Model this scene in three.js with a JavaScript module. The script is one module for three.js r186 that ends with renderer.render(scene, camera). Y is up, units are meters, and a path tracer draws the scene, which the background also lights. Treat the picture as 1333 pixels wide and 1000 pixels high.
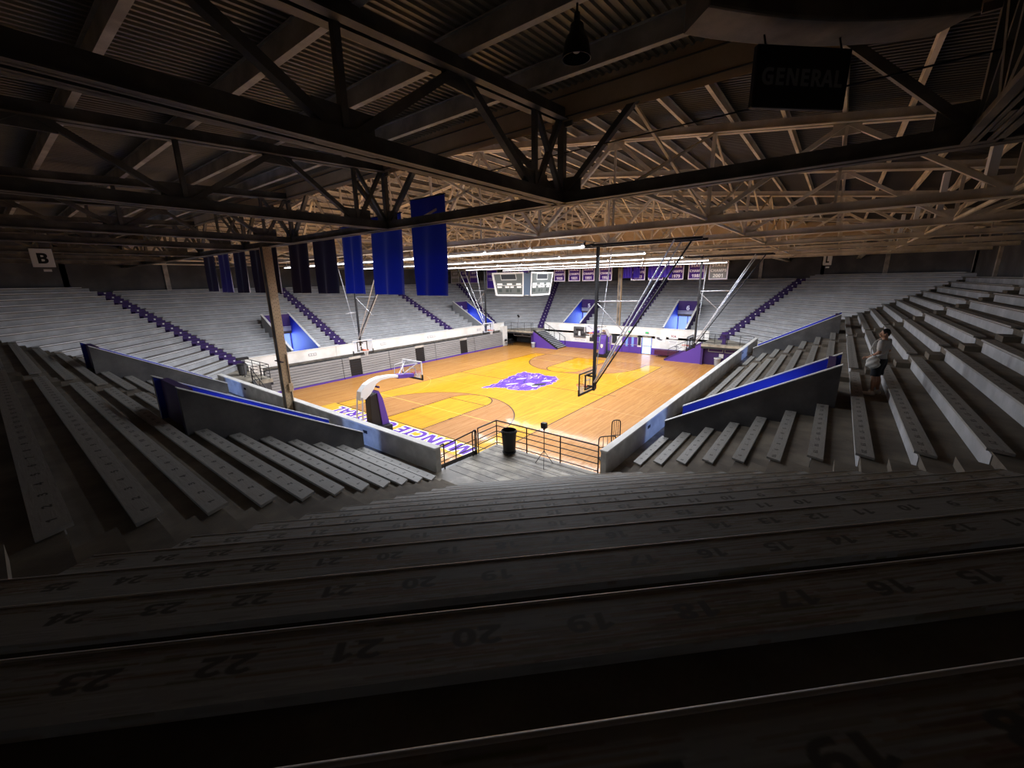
import * as THREE from 'three';
import { RoundedBoxGeometry } from 'three/addons/geometries/RoundedBoxGeometry.js';
import { mergeGeometries } from 'three/addons/utils/BufferGeometryUtils.js';
import { RectAreaLightUniformsLib } from 'three/addons/lights/RectAreaLightUniformsLib.js';

// ---------------------------------------------------------------- camera, renderer, exposure
RectAreaLightUniformsLib.init();
const scene = new THREE.Scene();
scene.background = new THREE.Color(0x000000);
const camera = new THREE.PerspectiveCamera(2 * Math.atan(500 / 534.33) * 180 / Math.PI, 4 / 3, 0.05, 200);
{
  const yaw = -0.6644, pitch = -0.2465, roll = -0.0175;
  const f = new THREE.Vector3(Math.cos(yaw) * Math.cos(pitch), Math.sin(pitch), Math.sin(yaw) * Math.cos(pitch));
  const r = new THREE.Vector3().crossVectors(f, new THREE.Vector3(0, 1, 0)).normalize();
  const u = new THREE.Vector3().crossVectors(r, f);
  camera.position.set(-27.688, 8.526, 20.406);
  camera.up.copy(u).multiplyScalar(Math.cos(roll)).addScaledVector(r, -Math.sin(roll));
  camera.lookAt(camera.position.clone().add(f));
}
const renderer = new THREE.WebGLRenderer({ antialias: true });
renderer.toneMapping = THREE.LinearToneMapping;
renderer.toneMappingExposure = 1.0;
renderer.shadowMap.enabled = true;
const LAMP = 104;            // radiance of the strip lights
const UP = 2;               // what their open tops let up to the roof
const DAY = 12;             // radiance of the daylit tunnel doorways
const LAMP_COLOR = 0xf1f5ff, DAY_COLOR = 0x9fc0ff;

// ---------------------------------------------------------------- helpers
const V = (x, y, z) => new THREE.Vector3(x, y, z);
let seed = 20240611;
const rnd = () => { seed = (seed * 1664525 + 1013904223) >>> 0; return seed / 4294967296; };
const rr = (a, b) => a + (b - a) * rnd();
const taken = {};
const numbered = (n) => { const k = taken[n] = (taken[n] ?? -1) + 1; return k ? n + '_' + String(k).padStart(3, '0') : n; };
function tag(o, label, category, group, kind) {
  if (label) o.userData.label = label;
  if (category) o.userData.category = category;
  if (group) o.userData.group = group;
  if (kind) o.userData.kind = kind;
  return o;
}
function shade(m) { m.castShadow = true; m.receiveShadow = true; return m; }
function mesh(name, geo, mat, parent) {            // a part when it has a parent, else a top-level thing
  const m = shade(new THREE.Mesh(Array.isArray(geo) ? merge(geo) : geo, mat));
  m.name = parent ? name : numbered(name);
  (parent || scene).add(m);
  return m;
}
function group(name, label, category, grp, kind, pos = [0, 0, 0], ry = 0) {
  const g = new THREE.Group(); g.name = numbered(name); g.position.set(...pos); g.rotation.y = ry;
  scene.add(g); return tag(g, label, category, grp, kind);
}
function copy(o, pos, ry, label) {
  const c = o.clone(); c.name = numbered(o.name.replace(/_\d{3}$/, '')); c.userData = { ...o.userData };
  if (pos) c.position.set(...pos);
  if (ry !== undefined) c.rotation.y = ry;
  if (label) c.userData.label = label;
  scene.add(c); return c;
}
function merge(list) {
  return mergeGeometries(list.map((g) => { const q = g.index ? g.toNonIndexed() : g; for (const k of Object.keys(q.attributes)) if (!['position', 'normal', 'uv'].includes(k)) q.deleteAttribute(k); return q; }));
}
function boxUV(g, s = 1) {                       // uv in metres from the dominant axis of each face
  const q = g.index ? g.toNonIndexed() : g, p = q.attributes.position, n = q.attributes.normal, uv = new Float32Array(p.count * 2);
  for (let i = 0; i < p.count; i++) {
    const a = Math.abs(n.getX(i)), b = Math.abs(n.getY(i)), c = Math.abs(n.getZ(i)), x = p.getX(i), y = p.getY(i), z = p.getZ(i);
    const [u, v] = b >= a && b >= c ? [x, z] : a >= c ? [z, y] : [x, y];
    uv[2 * i] = u * s; uv[2 * i + 1] = v * s;
  }
  q.setAttribute('uv', new THREE.BufferAttribute(uv, 2)); return q;
}
const box = (w, h, d, x = 0, y = 0, z = 0) => { const g = new THREE.BoxGeometry(w, h, d).toNonIndexed(); g.translate(x, y, z); return boxUV(g); };
const rbox = (w, h, d, x = 0, y = 0, z = 0, r = 0.02, s = 2) => { const g = new RoundedBoxGeometry(w, h, d, s, r); g.translate(x, y, z); return boxUV(g); };
const span = (x0, x1, y0, y1, z0, z1) => box(x1 - x0, y1 - y0, z1 - z0, (x0 + x1) / 2, (y0 + y1) / 2, (z0 + z1) / 2);
const cyl = (r0, r1, h, x = 0, y = 0, z = 0, seg = 14) => { const g = new THREE.CylinderGeometry(r0, r1, h, seg); g.translate(x, y, z); return g; };
function bar(a, b, w, h, up = V(0, 1, 0)) {      // box beam from a to b, w across, h along up
  const d = b.clone().sub(a), L = d.length(), g = new THREE.BoxGeometry(w, h, L).toNonIndexed();
  const z = d.normalize(), u0 = Math.abs(z.dot(up)) > 0.98 ? V(1, 0, 0) : up, x = V(0, 0, 0).crossVectors(u0, z).normalize(), y = V(0, 0, 0).crossVectors(z, x);
  boxUV(g);
  g.applyMatrix4(new THREE.Matrix4().makeBasis(x, y, z).setPosition(a.clone().add(b).multiplyScalar(0.5)));
  return g;
}
function rod(a, b, r, seg = 7) {
  const d = b.clone().sub(a), g = new THREE.CylinderGeometry(r, r, d.length(), seg);
  g.applyQuaternion(new THREE.Quaternion().setFromUnitVectors(V(0, 1, 0), d.clone().normalize()));
  const m = a.clone().add(b).multiplyScalar(0.5); g.translate(m.x, m.y, m.z); return g;
}
const tube = (pts, r, seg = 24, rs = 8) => new THREE.TubeGeometry(new THREE.CatmullRomCurve3(pts.map((p) => V(...p)), false, 'catmullrom', 0.35), seg, r, rs);
function hexa(P) {                                // eight corners: 0-3 bottom ring, 4-7 top ring
  const F = [[0, 1, 2, 3], [4, 7, 6, 5], [0, 4, 5, 1], [1, 5, 6, 2], [2, 6, 7, 3], [3, 7, 4, 0]], pos = [], c = V(0, 0, 0);
  P.forEach((p) => c.addScaledVector(p, 1 / 8));
  for (let [i, j, k, l] of F) {
    const n = P[j].clone().sub(P[i]).cross(P[k].clone().sub(P[i]));
    if (n.dot(P[i].clone().sub(c)) < 0) [j, l] = [l, j];
    for (const q of [i, j, k, i, k, l]) pos.push(P[q].x, P[q].y, P[q].z);
  }
  const g = new THREE.BufferGeometry(); g.setAttribute('position', new THREE.BufferAttribute(new Float32Array(pos), 3)); g.computeVertexNormals();
  return boxUV(g);
}
function prism(pts, y0, y1) {                     // polygon in plan (x, z) between two heights
  const s = new THREE.Shape(pts.map(([x, z]) => new THREE.Vector2(x, -z))), g = new THREE.ExtrudeGeometry(s, { depth: y1 - y0, bevelEnabled: false });
  g.rotateX(-Math.PI / 2); g.translate(0, y0, 0); return boxUV(g);
}
function ibeam(a, b, w, h, t = 0.02, up = V(0, 1, 0)) {   // rolled beam whose underside is at a..b
  const lift = (y) => [a.clone().addScaledVector(up, y), b.clone().addScaledVector(up, y)];
  return [bar(...lift(t / 2), w, t), bar(...lift(h - t / 2), w, t), bar(...lift(h / 2), t, h - 2 * t)];
}

// ---------------------------------------------------------------- procedural textures
function vnoise(n, cells, oct = 4) {              // tiling value noise, 0..1
  const out = new Float32Array(n * n); let amp = 1, tot = 0;
  for (let o = 0; o < oct; o++, cells *= 2, amp *= 0.55) {
    const g = Float32Array.from({ length: cells * cells }, rnd); tot += amp;
    for (let y = 0; y < n; y++) for (let x = 0; x < n; x++) {
      const fx = x / n * cells, fy = y / n * cells, ix = fx | 0, iy = fy | 0, a = fx - ix, b = fy - iy, sa = a * a * (3 - 2 * a), sb = b * b * (3 - 2 * b);
      const jx = (ix + 1) % cells, jy = (iy + 1) % cells;
      out[y * n + x] += amp * ((g[iy * cells + ix] * (1 - sa) + g[iy * cells + jx] * sa) * (1 - sb) + (g[jy * cells + ix] * (1 - sa) + g[jy * cells + jx] * sa) * sb);
    }
  }
  return out.map((v) => v / tot);
}
const TEX = {};
function noiseTex(key, c0, c1, cells, repeat, gain = 1.6, speck = 0.05, stretch = 1) {
  const n = 256, a = vnoise(n, cells, 5), d = new Uint8Array(n * n * 4);
  for (let i = 0; i < n * n; i++) {
    const k = Math.min(1, Math.max(0, 0.5 + (a[i] - 0.5) * gain * 1.5 + (rnd() - 0.5) * speck * 4));
    for (let j = 0; j < 3; j++) d[4 * i + j] = c0[j] + (c1[j] - c0[j]) * k;
    d[4 * i + 3] = 255;
  }
  const t = new THREE.DataTexture(d, n, n); t.wrapS = t.wrapT = THREE.RepeatWrapping; t.magFilter = THREE.LinearFilter; t.minFilter = THREE.LinearMipmapLinearFilter; t.generateMipmaps = true;
  t.colorSpace = THREE.SRGBColorSpace; t.repeat.set(repeat * stretch, repeat); t.needsUpdate = true; TEX[key] = t; return t;
}
function canvas(w, h, draw) {
  const c = document.createElement('canvas'); c.width = w; c.height = h; draw(c.getContext('2d'), w, h);
  const t = new THREE.CanvasTexture(c); t.colorSpace = THREE.SRGBColorSpace; t.anisotropy = 8; return t;
}
const std = (o) => new THREE.MeshStandardMaterial({ roughness: 0.8, metalness: 0, ...o });
const MAT = {
  concrete: std({ map: noiseTex('concrete', [80, 72, 61], [118, 109, 94], 4, 0.35), roughness: 0.85 }),
  painted: std({ map: noiseTex('painted', [164, 165, 167], [194, 195, 197], 4, 0.35), roughness: 0.75 }),
  concreteDark: std({ map: noiseTex('concreteDark', [76, 75, 76], [106, 105, 104], 4, 0.3), roughness: 0.9 }),
  platform: std({ map: noiseTex('platform', [116, 110, 98], [178, 170, 152], 6, 0.28, 2.2), roughness: 0.5 }),
  bench: std({ map: noiseTex('bench', [204, 205, 207], [230, 231, 232], 6, 0.5, 1.4, 0.03, 0.15), roughness: 0.5 }),  // plank paint of the lit far stands, their light put into the tone
  steel: std({ map: noiseTex('steel', [158, 152, 144], [206, 200, 190], 6, 0.4), roughness: 0.6 }),
  cream: std({ map: noiseTex('cream', [204, 190, 166], [234, 222, 200], 6, 0.4), roughness: 0.6 }),  // same steel paint, lightened for the lamplight on the roof
  deckRib: std({ map: noiseTex('deckRib', [112, 103, 88], [156, 145, 126], 4, 0.25), roughness: 0.5 }),
  steelDark: std({ map: noiseTex('steelDark', [84, 78, 70], [122, 114, 103], 6, 0.4), roughness: 0.6 }),  // near trusses: the steel paint with shade put into its colour
  deck: std({ map: noiseTex('deck', [58, 54, 49], [84, 79, 72], 4, 0.25), roughness: 0.55 }),
  wall: std({ map: noiseTex('wall', [78, 78, 80], [98, 98, 100], 4, 0.2), roughness: 0.9 }),
  tan: std({ map: noiseTex('tan', [186, 160, 126], [214, 190, 154], 4, 0.2), roughness: 0.85 }),
  white: std({ map: noiseTex('white', [222, 220, 212], [240, 238, 232], 4, 0.3), roughness: 0.6 }),
  parapet: std({ map: noiseTex('parapet', [186, 184, 178], [214, 212, 206], 5, 0.4, 2), roughness: 0.75 }),
  purple: std({ color: 0x5a3a9a, roughness: 0.6 }), purpleDark: std({ color: 0x3c2264, roughness: 0.7 }),
  blue: std({ color: 0x2438b8, roughness: 0.55 }), cyan: std({ color: 0x7ea6ee, roughness: 0.6 }),
  black: std({ color: 0x141416, roughness: 0.55 }), iron: std({ color: 0x1e1e22, roughness: 0.45, metalness: 0.3 }), dark: std({ color: 0x26262a, roughness: 0.8 }),
  grey: std({ color: 0x9a9c9e, roughness: 0.6 }), slat: std({ map: noiseTex('slat', [140, 140, 139], [160, 160, 159], 5, 0.5, 1.0, 0.02, 0.2), roughness: 0.6 }),
  chrome: std({ color: 0xd0d2d6, roughness: 0.3, metalness: 0.6 }), whitePlain: std({ color: 0xe8e8e6, roughness: 0.5 }),
  glass: new THREE.MeshPhysicalMaterial({ color: 0xf4f8ff, transmission: 1, thickness: 0, roughness: 0.03, ior: 1.45 }),
  tubeGlow: std({ color: 0xffffff, emissive: 0xf6f9ff, emissiveIntensity: 5 }),
  dayGlow: std({ color: 0x9ab4e8, emissive: DAY_COLOR, emissiveIntensity: 0.8 }),
  skin: std({ color: 0xb98d70, roughness: 0.6 }), shirt: std({ color: 0xc9c9c6, roughness: 0.9 }), shorts: std({ color: 0x2a2b30, roughness: 0.9 }), hair: std({ color: 0x15110e, roughness: 0.7 }), shoe: std({ color: 0xdad9d2, roughness: 0.7 }),
};
for (const k of Object.keys(MAT)) MAT[k].side = THREE.DoubleSide;

// ---------------------------------------------------------------- the court floor
const purpleCss = '#5b2f9e';
const courtTex = canvas(2048, 1617, (c, W, H) => {
  const k = W / 38, X = (x) => (x + 19) * k, Z = (z) => (z + 15) * k;
  c.fillStyle = '#b37c3c'; c.fillRect(0, 0, W, H);
  const poly = (x0, z0, x1, z1, f) => { c.fillStyle = f; c.fillRect(X(x0), Z(z0), (x1 - x0) * k, (z1 - z0) * k); };
  const YEL = '#cc9000';
  poly(-12.8, -7.62, 12.8, 7.62, YEL);
  for (const s of [-1, 1]) {                                    // bare wood inside the three-point lines
    c.save(); c.translate(X(0), Z(0)); c.scale(s, 1);
    c.beginPath(); c.moveTo(-12.8 * k, -6.02 * k); c.lineTo(-11.2 * k, -6.02 * k);
    c.arc(-11.2 * k, 0, 6.02 * k, -Math.PI / 2, Math.PI / 2); c.lineTo(-12.8 * k, 6.02 * k); c.closePath();
    c.fillStyle = '#a6733f'; c.fill();
    c.fillStyle = YEL; c.fillRect(-12.8 * k, -1.83 * k, 5.79 * k, 3.66 * k);
    c.beginPath(); c.arc(-7.01 * k, 0, 1.83 * k, -Math.PI / 2, Math.PI / 2); c.fill();
    c.restore();
  }
  poly(-14.3, -7.9, -12.8, 7.9, '#d3a520');                      // apron under the lettering
  for (let z = -15; z < 15; z += 0.075) {                       // strip flooring: each board its own tone, joints between
    let x = -19 + rr(-2, 0);
    while (x < 19) { const L = rr(0.7, 2.4), a = rnd(); c.fillStyle = a < 0.5 ? `rgba(90,45,5,${(0.5 - a) * 0.3})` : `rgba(255,235,190,${(a - 0.5) * 0.2})`; c.fillRect(X(x), Z(z), L * k, 0.075 * k); x += L; }
    c.fillStyle = 'rgba(80,45,10,0.13)'; c.fillRect(0, Z(z), W, 0.7);
  }
  c.strokeStyle = '#1d130d'; c.lineWidth = 0.075 * k;
  c.strokeRect(X(-12.8), Z(-7.62), 25.6 * k, 15.24 * k);
  c.beginPath(); c.moveTo(X(0), Z(-7.62)); c.lineTo(X(0), Z(7.62)); c.stroke();
  c.beginPath(); c.moveTo(X(0.35), Z(7.62)); c.lineTo(X(0.35), Z(8.3)); c.stroke();
  for (const s of [-1, 1]) {
    c.save(); c.translate(X(0), Z(0)); c.scale(s, 1);
    c.beginPath(); c.moveTo(-12.8 * k, -6.02 * k); c.lineTo(-11.2 * k, -6.02 * k); c.arc(-11.2 * k, 0, 6.02 * k, -Math.PI / 2, Math.PI / 2); c.lineTo(-12.8 * k, 6.02 * k); c.stroke();
    c.beginPath(); c.moveTo(-12.8 * k, -1.83 * k); c.lineTo(-7.01 * k, -1.83 * k); c.arc(-7.01 * k, 0, 1.83 * k, -Math.PI / 2, Math.PI / 2); c.lineTo(-12.8 * k, 1.83 * k); c.stroke();
    c.beginPath(); c.moveTo(-7.01 * k, -1.83 * k); c.lineTo(-7.01 * k, 1.83 * k); c.stroke();
    c.fillStyle = '#2b2018';
    for (const z of [-1.83, 1.83]) c.fillRect(-10.6 * k, z * k - 0.08 * k, 0.3 * k, 0.16 * k);
    for (const z of [-1.83, 1.83]) for (const x of [-9.6, -8.7]) c.fillRect(x * k, z * k - 0.06 * k, 0.06 * k, 0.14 * k);
    c.strokeStyle = '#e9c25a'; c.lineWidth = 0.05 * k;
    c.beginPath(); c.moveTo(-9.4 * k, -7.62 * k); c.lineTo(-9.4 * k, -1.9 * k); c.moveTo(-9.4 * k, 1.9 * k); c.lineTo(-9.4 * k, 7.62 * k); c.moveTo(-9.4 * k, -1.83 * k); c.lineTo(-9.4 * k, 1.83 * k); c.stroke();
    c.strokeStyle = '#1d130d'; c.lineWidth = 0.075 * k;
    c.restore();
  }
  c.strokeStyle = 'rgba(242,220,176,0.4)'; c.lineWidth = 0.045 * k;             // pale lines of the cross courts
  for (const x of [-16.2, 16.2, -3.2, 3.2]) { c.beginPath(); c.moveTo(X(x), Z(-12.6)); c.lineTo(X(x), Z(12.6)); c.stroke(); }
  for (const z of [-12.6, 12.6]) { c.beginPath(); c.moveTo(X(-16.2), Z(z)); c.lineTo(X(16.2), Z(z)); c.stroke(); }
  for (const [x, z] of [[-8.2, -10.8], [8.2, -10.8], [-8.2, 10.8], [8.2, 10.8]]) { c.beginPath(); c.arc(X(x), Z(z), 5.4 * k, z < 0 ? 0.35 : Math.PI + 0.35, z < 0 ? Math.PI - 0.35 : -0.35); c.stroke(); }
  for (const s of [-1]) {                                        // lettering on the end apron, read from the court
    c.save(); c.translate(X(s * 13.5), Z(0)); c.rotate(s < 0 ? Math.PI * 0.5 * -1 : Math.PI / 2);
    c.font = `900 ${1.35 * k}px sans-serif`; c.textAlign = 'center'; c.textBaseline = 'middle'; c.lineJoin = 'round';
    const txt = 'MUNCIE CENTRAL', tw = c.measureText(txt).width; c.scale(13.2 * k / tw, 1);
    c.lineWidth = 0.16 * k; c.strokeStyle = '#f3eee2'; c.strokeText(txt, 0, 0); c.fillStyle = purpleCss; c.fillText(txt, 0, 0);
    c.restore();
  }
  // purple centre emblem: a jagged patch with pale and dark streaks
  c.save(); c.translate(X(0), Z(0));
  const out = [[-3.4, -1.7], [-1.9, -1.75], [-0.6, -2.0], [1.2, -2.35], [2.6, -2.55], [3.5, -2.5], [3.3, -1.5], [3.75, -0.8], [3.1, 0.1], [3.4, 1.0], [2.7, 1.9], [1.7, 2.1], [0.7, 2.3], [-0.4, 2.05], [-1.5, 2.2], [-2.2, 1.4], [-2.6, 0.6], [-2.35, -0.2], [-2.7, -0.9]];
  c.beginPath(); out.forEach(([x, z], i) => {
    const [nx, nz] = out[(i + 1) % out.length]; if (!i) c.moveTo(x * k, z * k);
    for (let j = 1; j <= 6; j++) c.lineTo((x + (nx - x) * j / 6 + rr(-0.15, 0.15)) * k, (z + (nz - z) * j / 6 + rr(-0.15, 0.15)) * k);
  }); c.closePath(); c.fillStyle = '#5f35a8'; c.fill(); c.lineWidth = 0.05 * k; c.strokeStyle = '#cdb9e2'; c.stroke(); c.clip();
  for (let i = 0; i < 170; i++) { c.strokeStyle = ['#8f6cc4', '#4a2590', '#c9b6e4', '#36206e', '#7a4cc0'][i % 5]; c.lineWidth = rr(0.04, 0.11) * k; const x = rr(-3, 3.2), z = rr(-2.4, 2.2); c.beginPath(); c.moveTo(x * k, z * k); c.quadraticCurveTo((x + rr(0, 0.8)) * k, (z + rr(-0.4, 0.4)) * k, (x + rr(0.4, 1.3)) * k, (z + rr(-0.5, 0.5)) * k); c.stroke(); }
  c.fillStyle = '#d9cfe6'; for (const [x, z, a, b] of [[-1.0, -0.5, 0.6, 0.16], [-0.2, 0.9, 0.35, 0.5], [1.6, 1.35, 0.5, 0.2], [1.0, -1.0, 0.5, 0.14], [-0.5, 1.5, 0.3, 0.25]]) { c.beginPath(); c.ellipse(x * k, z * k, a * k, b * k, 0.5, 0, 7); c.fill(); }
  c.fillStyle = '#23222c'; c.beginPath(); c.ellipse(0.15 * k, 1.5 * k, 0.7 * k, 0.32 * k, 0.5, 0, 7); c.fill();
  c.restore();
});
const floorMat = new THREE.MeshPhysicalMaterial({ map: courtTex, roughness: 0.55, specularIntensity: 0.35, clearcoat: 0.2, clearcoatRoughness: 0.08 });
{
  const g = new THREE.PlaneGeometry(38, 30); g.rotateX(-Math.PI / 2); g.translate(0, 0, 0);
  const f = group('floor', 'glossy yellow and maple basketball court with purple lettering and dark lines', 'court floor', null, 'structure');
  mesh('court_surface', g, floorMat, f);
  mesh('slab', span(-34, 34, -0.3, -0.02, -30, 30), MAT.concrete, f);
}

// ---------------------------------------------------------------- the stands: an octagon of terraces
const RISE = 0.3554, DEP = 0.7711, SEAT0 = 2.555, T0 = 2.13, M = Math.tan(Math.PI / 8), Q = Math.SQRT1_2;
const stand = (key, n, t, n0, half0, rows, o) => ({ key, n: V(n[0], 0, n[1]), t: V(t[0], 0, t[1]), n0, half0, rows, aisles: [], voms: [], ends: null, c: 0, ...o });
const STANDS = [
  stand('bleacher', [0, -1], [1, 0], 15.72, 16.11, 17, { aisles: [[-7.15, -6.2], [7.15, 8.15]], voms: [[-11.8, -9.6, '2'], [12.3, 14.6, '3']], ends: ['purple', 'purple'] }),
  stand('person', [0, 1], [1, 0], 15.72, 16.11, 17, { aisles: [[-8.2, -7.3], [3.65, 4.55]], voms: [[-12.2, -10.0, '8'], [8.4, 10.6, '7']], ends: ['concrete', 'concrete'], near: true }),
  stand('doors', [1, 0], [0, 1], 19.8, 12.03, 17, { aisles: [[-0.25, 1.45]], voms: [[-7.8, -5.5, '5'], [5.3, 7.6, '6']], ends: ['purple', 'purple'] }),
  stand('lettering', [-1, 0], [0, 1], 19.8, 12.03, 17, { aisles: [[-0.9, 0.1]], voms: [[4.6, 6.9, '9'], [-8.9, -6.6, '1']], ends: ['concrete', 'concrete'], near: true }),
  stand('scoreboard', [Q, -Q], [Q, Q], 22.51, 2.61, 18, { c: 2.885 }),
  stand('wedge', [Q, Q], [Q, -Q], 22.51, 2.61, 18, { c: 2.885 }),
  stand('furthest', [-Q, -Q], [Q, -Q], 22.51, 2.61, 18, { c: -2.885 }),
  stand('railing', [-Q, Q], [Q, Q], 22.51, 2.61, 18, { c: -2.885, near: true }),
];
const at = (s, t, o, y) => V(0, y, 0).addScaledVector(s.n, s.n0 + o).addScaledVector(s.t, t);
const halfAt = (s, o) => s.half0 + M * o;
// slab(stand, near offset, far offset, [start, end] at near, [start, end] at far, heights)
const slab = (s, o0, o1, a, b, y0, y1) => hexa([at(s, a[0], o0, y0), at(s, a[1], o0, y0), at(s, b[1], o1, y0), at(s, b[0], o1, y0), at(s, a[0], o0, y1), at(s, a[1], o0, y1), at(s, b[1], o1, y1), at(s, b[0], o1, y1)]);
const VROWS = 6, EW = 0.9;                        // rows cut by a tunnel; width of a corner aisle
function cuts(s, i) {                             // the tangent intervals of row i: [start, end, kind]; start/end may be 'mitre'
  const list = [];
  if (s.ends) list.push(['m-', 'e-', 'end0'], ['e+', 'm+', 'end1']);
  for (const [a, b] of s.aisles) list.push([a, b, 'aisle']);
  if (i < VROWS) for (const [a, b] of s.voms) list.push([a, b, 'vom']);
  const val = (k) => typeof k === 'number' ? k : { 'm-': -1e3, 'e-': -99, 'e+': 99, 'm+': 1e3 }[k];
  list.sort((p, q) => val(p[0]) - val(q[0]));
  const out = []; let last = 'm-';
  for (const c of list) { if (val(c[0]) > val(last)) out.push([last, c[0], 'seat']); out.push(c); last = c[1]; }
  if (val(last) < 1e3) out.push([last, 'm+', 'seat']);
  return out;
}
const edge = (s, k, o) => typeof k === 'number' ? k : { 'm-': s.c - halfAt(s, o), 'm+': s.c + halfAt(s, o), 'e-': s.c - halfAt(s, o) + EW, 'e+': s.c + halfAt(s, o) - EW }[k];
const ORD = ['first', 'second', 'third', 'fourth', 'fifth', 'sixth', 'seventh', 'eighth', 'ninth', 'tenth', 'eleventh', 'twelfth', 'thirteenth', 'fourteenth', 'fifteenth', 'sixteenth', 'seventeenth', 'eighteenth'];
const plankTex = (bg, fg, a, b, bare = 0) => { const t = canvas(2048, 96, (c, W, H) => {                 // worn paint with stencilled seat numbers
  c.fillStyle = bg; c.fillRect(0, 0, W, H);
  for (let i = 0; i < 2600; i++) { c.fillStyle = rnd() < 0.5 ? `rgba(${a},${rr(0.04, 0.22)})` : `rgba(${b},${rr(0.04, 0.2)})`; c.fillRect(rr(0, W), rr(0, H), rr(2, 40), rr(0.6, 2)); }
  for (let i = 0; i < bare; i++) { const x = rr(0, W), y = rr(0, H); for (let j = 0; j < 60; j++) { c.fillStyle = `rgba(${rr(84, 120) | 0},${rr(66, 92) | 0},${rr(44, 62) | 0},${rr(0.2, 0.6)})`; c.fillRect(x + rr(-60, 60), y + rr(-30, 30), rr(6, 60), rr(0.8, 2.4)); } }   // patches worn to bare brown wood
  c.fillStyle = fg; c.font = '900 27px sans-serif'; c.textAlign = 'center'; c.textBaseline = 'middle';
  for (let i = 0; i < 30; i++) c.fillText(String(i + 1), (i + 0.5) * W / 30, 36);
}); t.wrapS = THREE.RepeatWrapping; return t; };
MAT.numbered = std({ map: plankTex('#94938e', '#3a3936', '70,64,52', '235,235,232'), roughness: 0.52, side: THREE.DoubleSide });  // same plank paint, darkened for the dim near stands
MAT.lit_nosing = std({ color: 0xb4b0a8, roughness: 0.4, side: THREE.DoubleSide });  // rounded plank edge; pale for bare wood and a painted-in edge highlight
MAT.worn = std({ map: plankTex('#94938e', '#55524c', '70,64,52', '215,214,208', 44), roughness: 0.6, side: THREE.DoubleSide });  // the shade-darkened grey again, with the bare wood patches
function numberUV(s, g, from) {                   // numbers run along the plank and are read from the court side
  const p = g.attributes.position, n = g.attributes.normal, uv = g.attributes.uv, rt = V(-s.n.z, 0, s.n.x), sg = Math.sign(rt.dot(s.t));
  let lo = 1e9; for (let i = 0; i < p.count; i++) lo = Math.min(lo, V(p.getX(i), 0, p.getZ(i)).dot(s.n));
  for (let i = 0; i < p.count; i++) {
    const q = V(p.getX(i), 0, p.getZ(i)), u = (q.dot(s.t) * sg - from) / 13.8, w = (q.dot(s.n) - lo) / 0.29;
    uv.setXY(i, u, n.getY(i) > 0.9 ? 0.28 + 0.7 * Math.min(1, w) : 0.05 + p.getY(i) % 0.1);
  }
  return g;
}
const WHERE = {
  bleacher: ['between the corner aisle and tunnel 2, above folded bleachers', 'between tunnel 2 and its purple aisle, above folded bleachers', 'above folded bleachers, between the two inner purple aisles', 'between a purple aisle and tunnel 3, above folded bleachers', 'between tunnel 3 and the scoreboard corner, above folded bleachers'],
  person: ['in the standing person\'s stand, between corner aisle and nearest tunnel', 'in the standing person\'s stand, between first tunnel and aisle', 'in the standing person\'s stand, between its two aisles', 'in the standing person\'s stand, between aisle and further tunnel', 'in the standing person\'s stand, past the further tunnel'],
  doors: ['over the purple doors wall, beside scoreboard corner aisle', 'over the purple doors, between tunnel and wide purple aisle', 'over the glass door, between wide purple aisle and tunnel', 'over the purple doors wall, beside the solid wedge stair'],
  lettering: ['behind the court lettering, beyond the tan column and tunnel', 'behind the court lettering, between tunnel and tan column', 'behind the court lettering, between tan column and blue tunnel', 'behind the court lettering, beside the trash barrel corner'],
  scoreboard: ['in the corner stand behind the hanging scoreboard'], wedge: ['in the corner stand behind the purple wedge stair'],
  furthest: ['in the dark corner stand under the letter B sign'], railing: ['in the corner stand facing the black railing and barrel'],
};
const stoneOf = { bleacher: MAT.concreteDark, doors: MAT.concreteDark };
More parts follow.
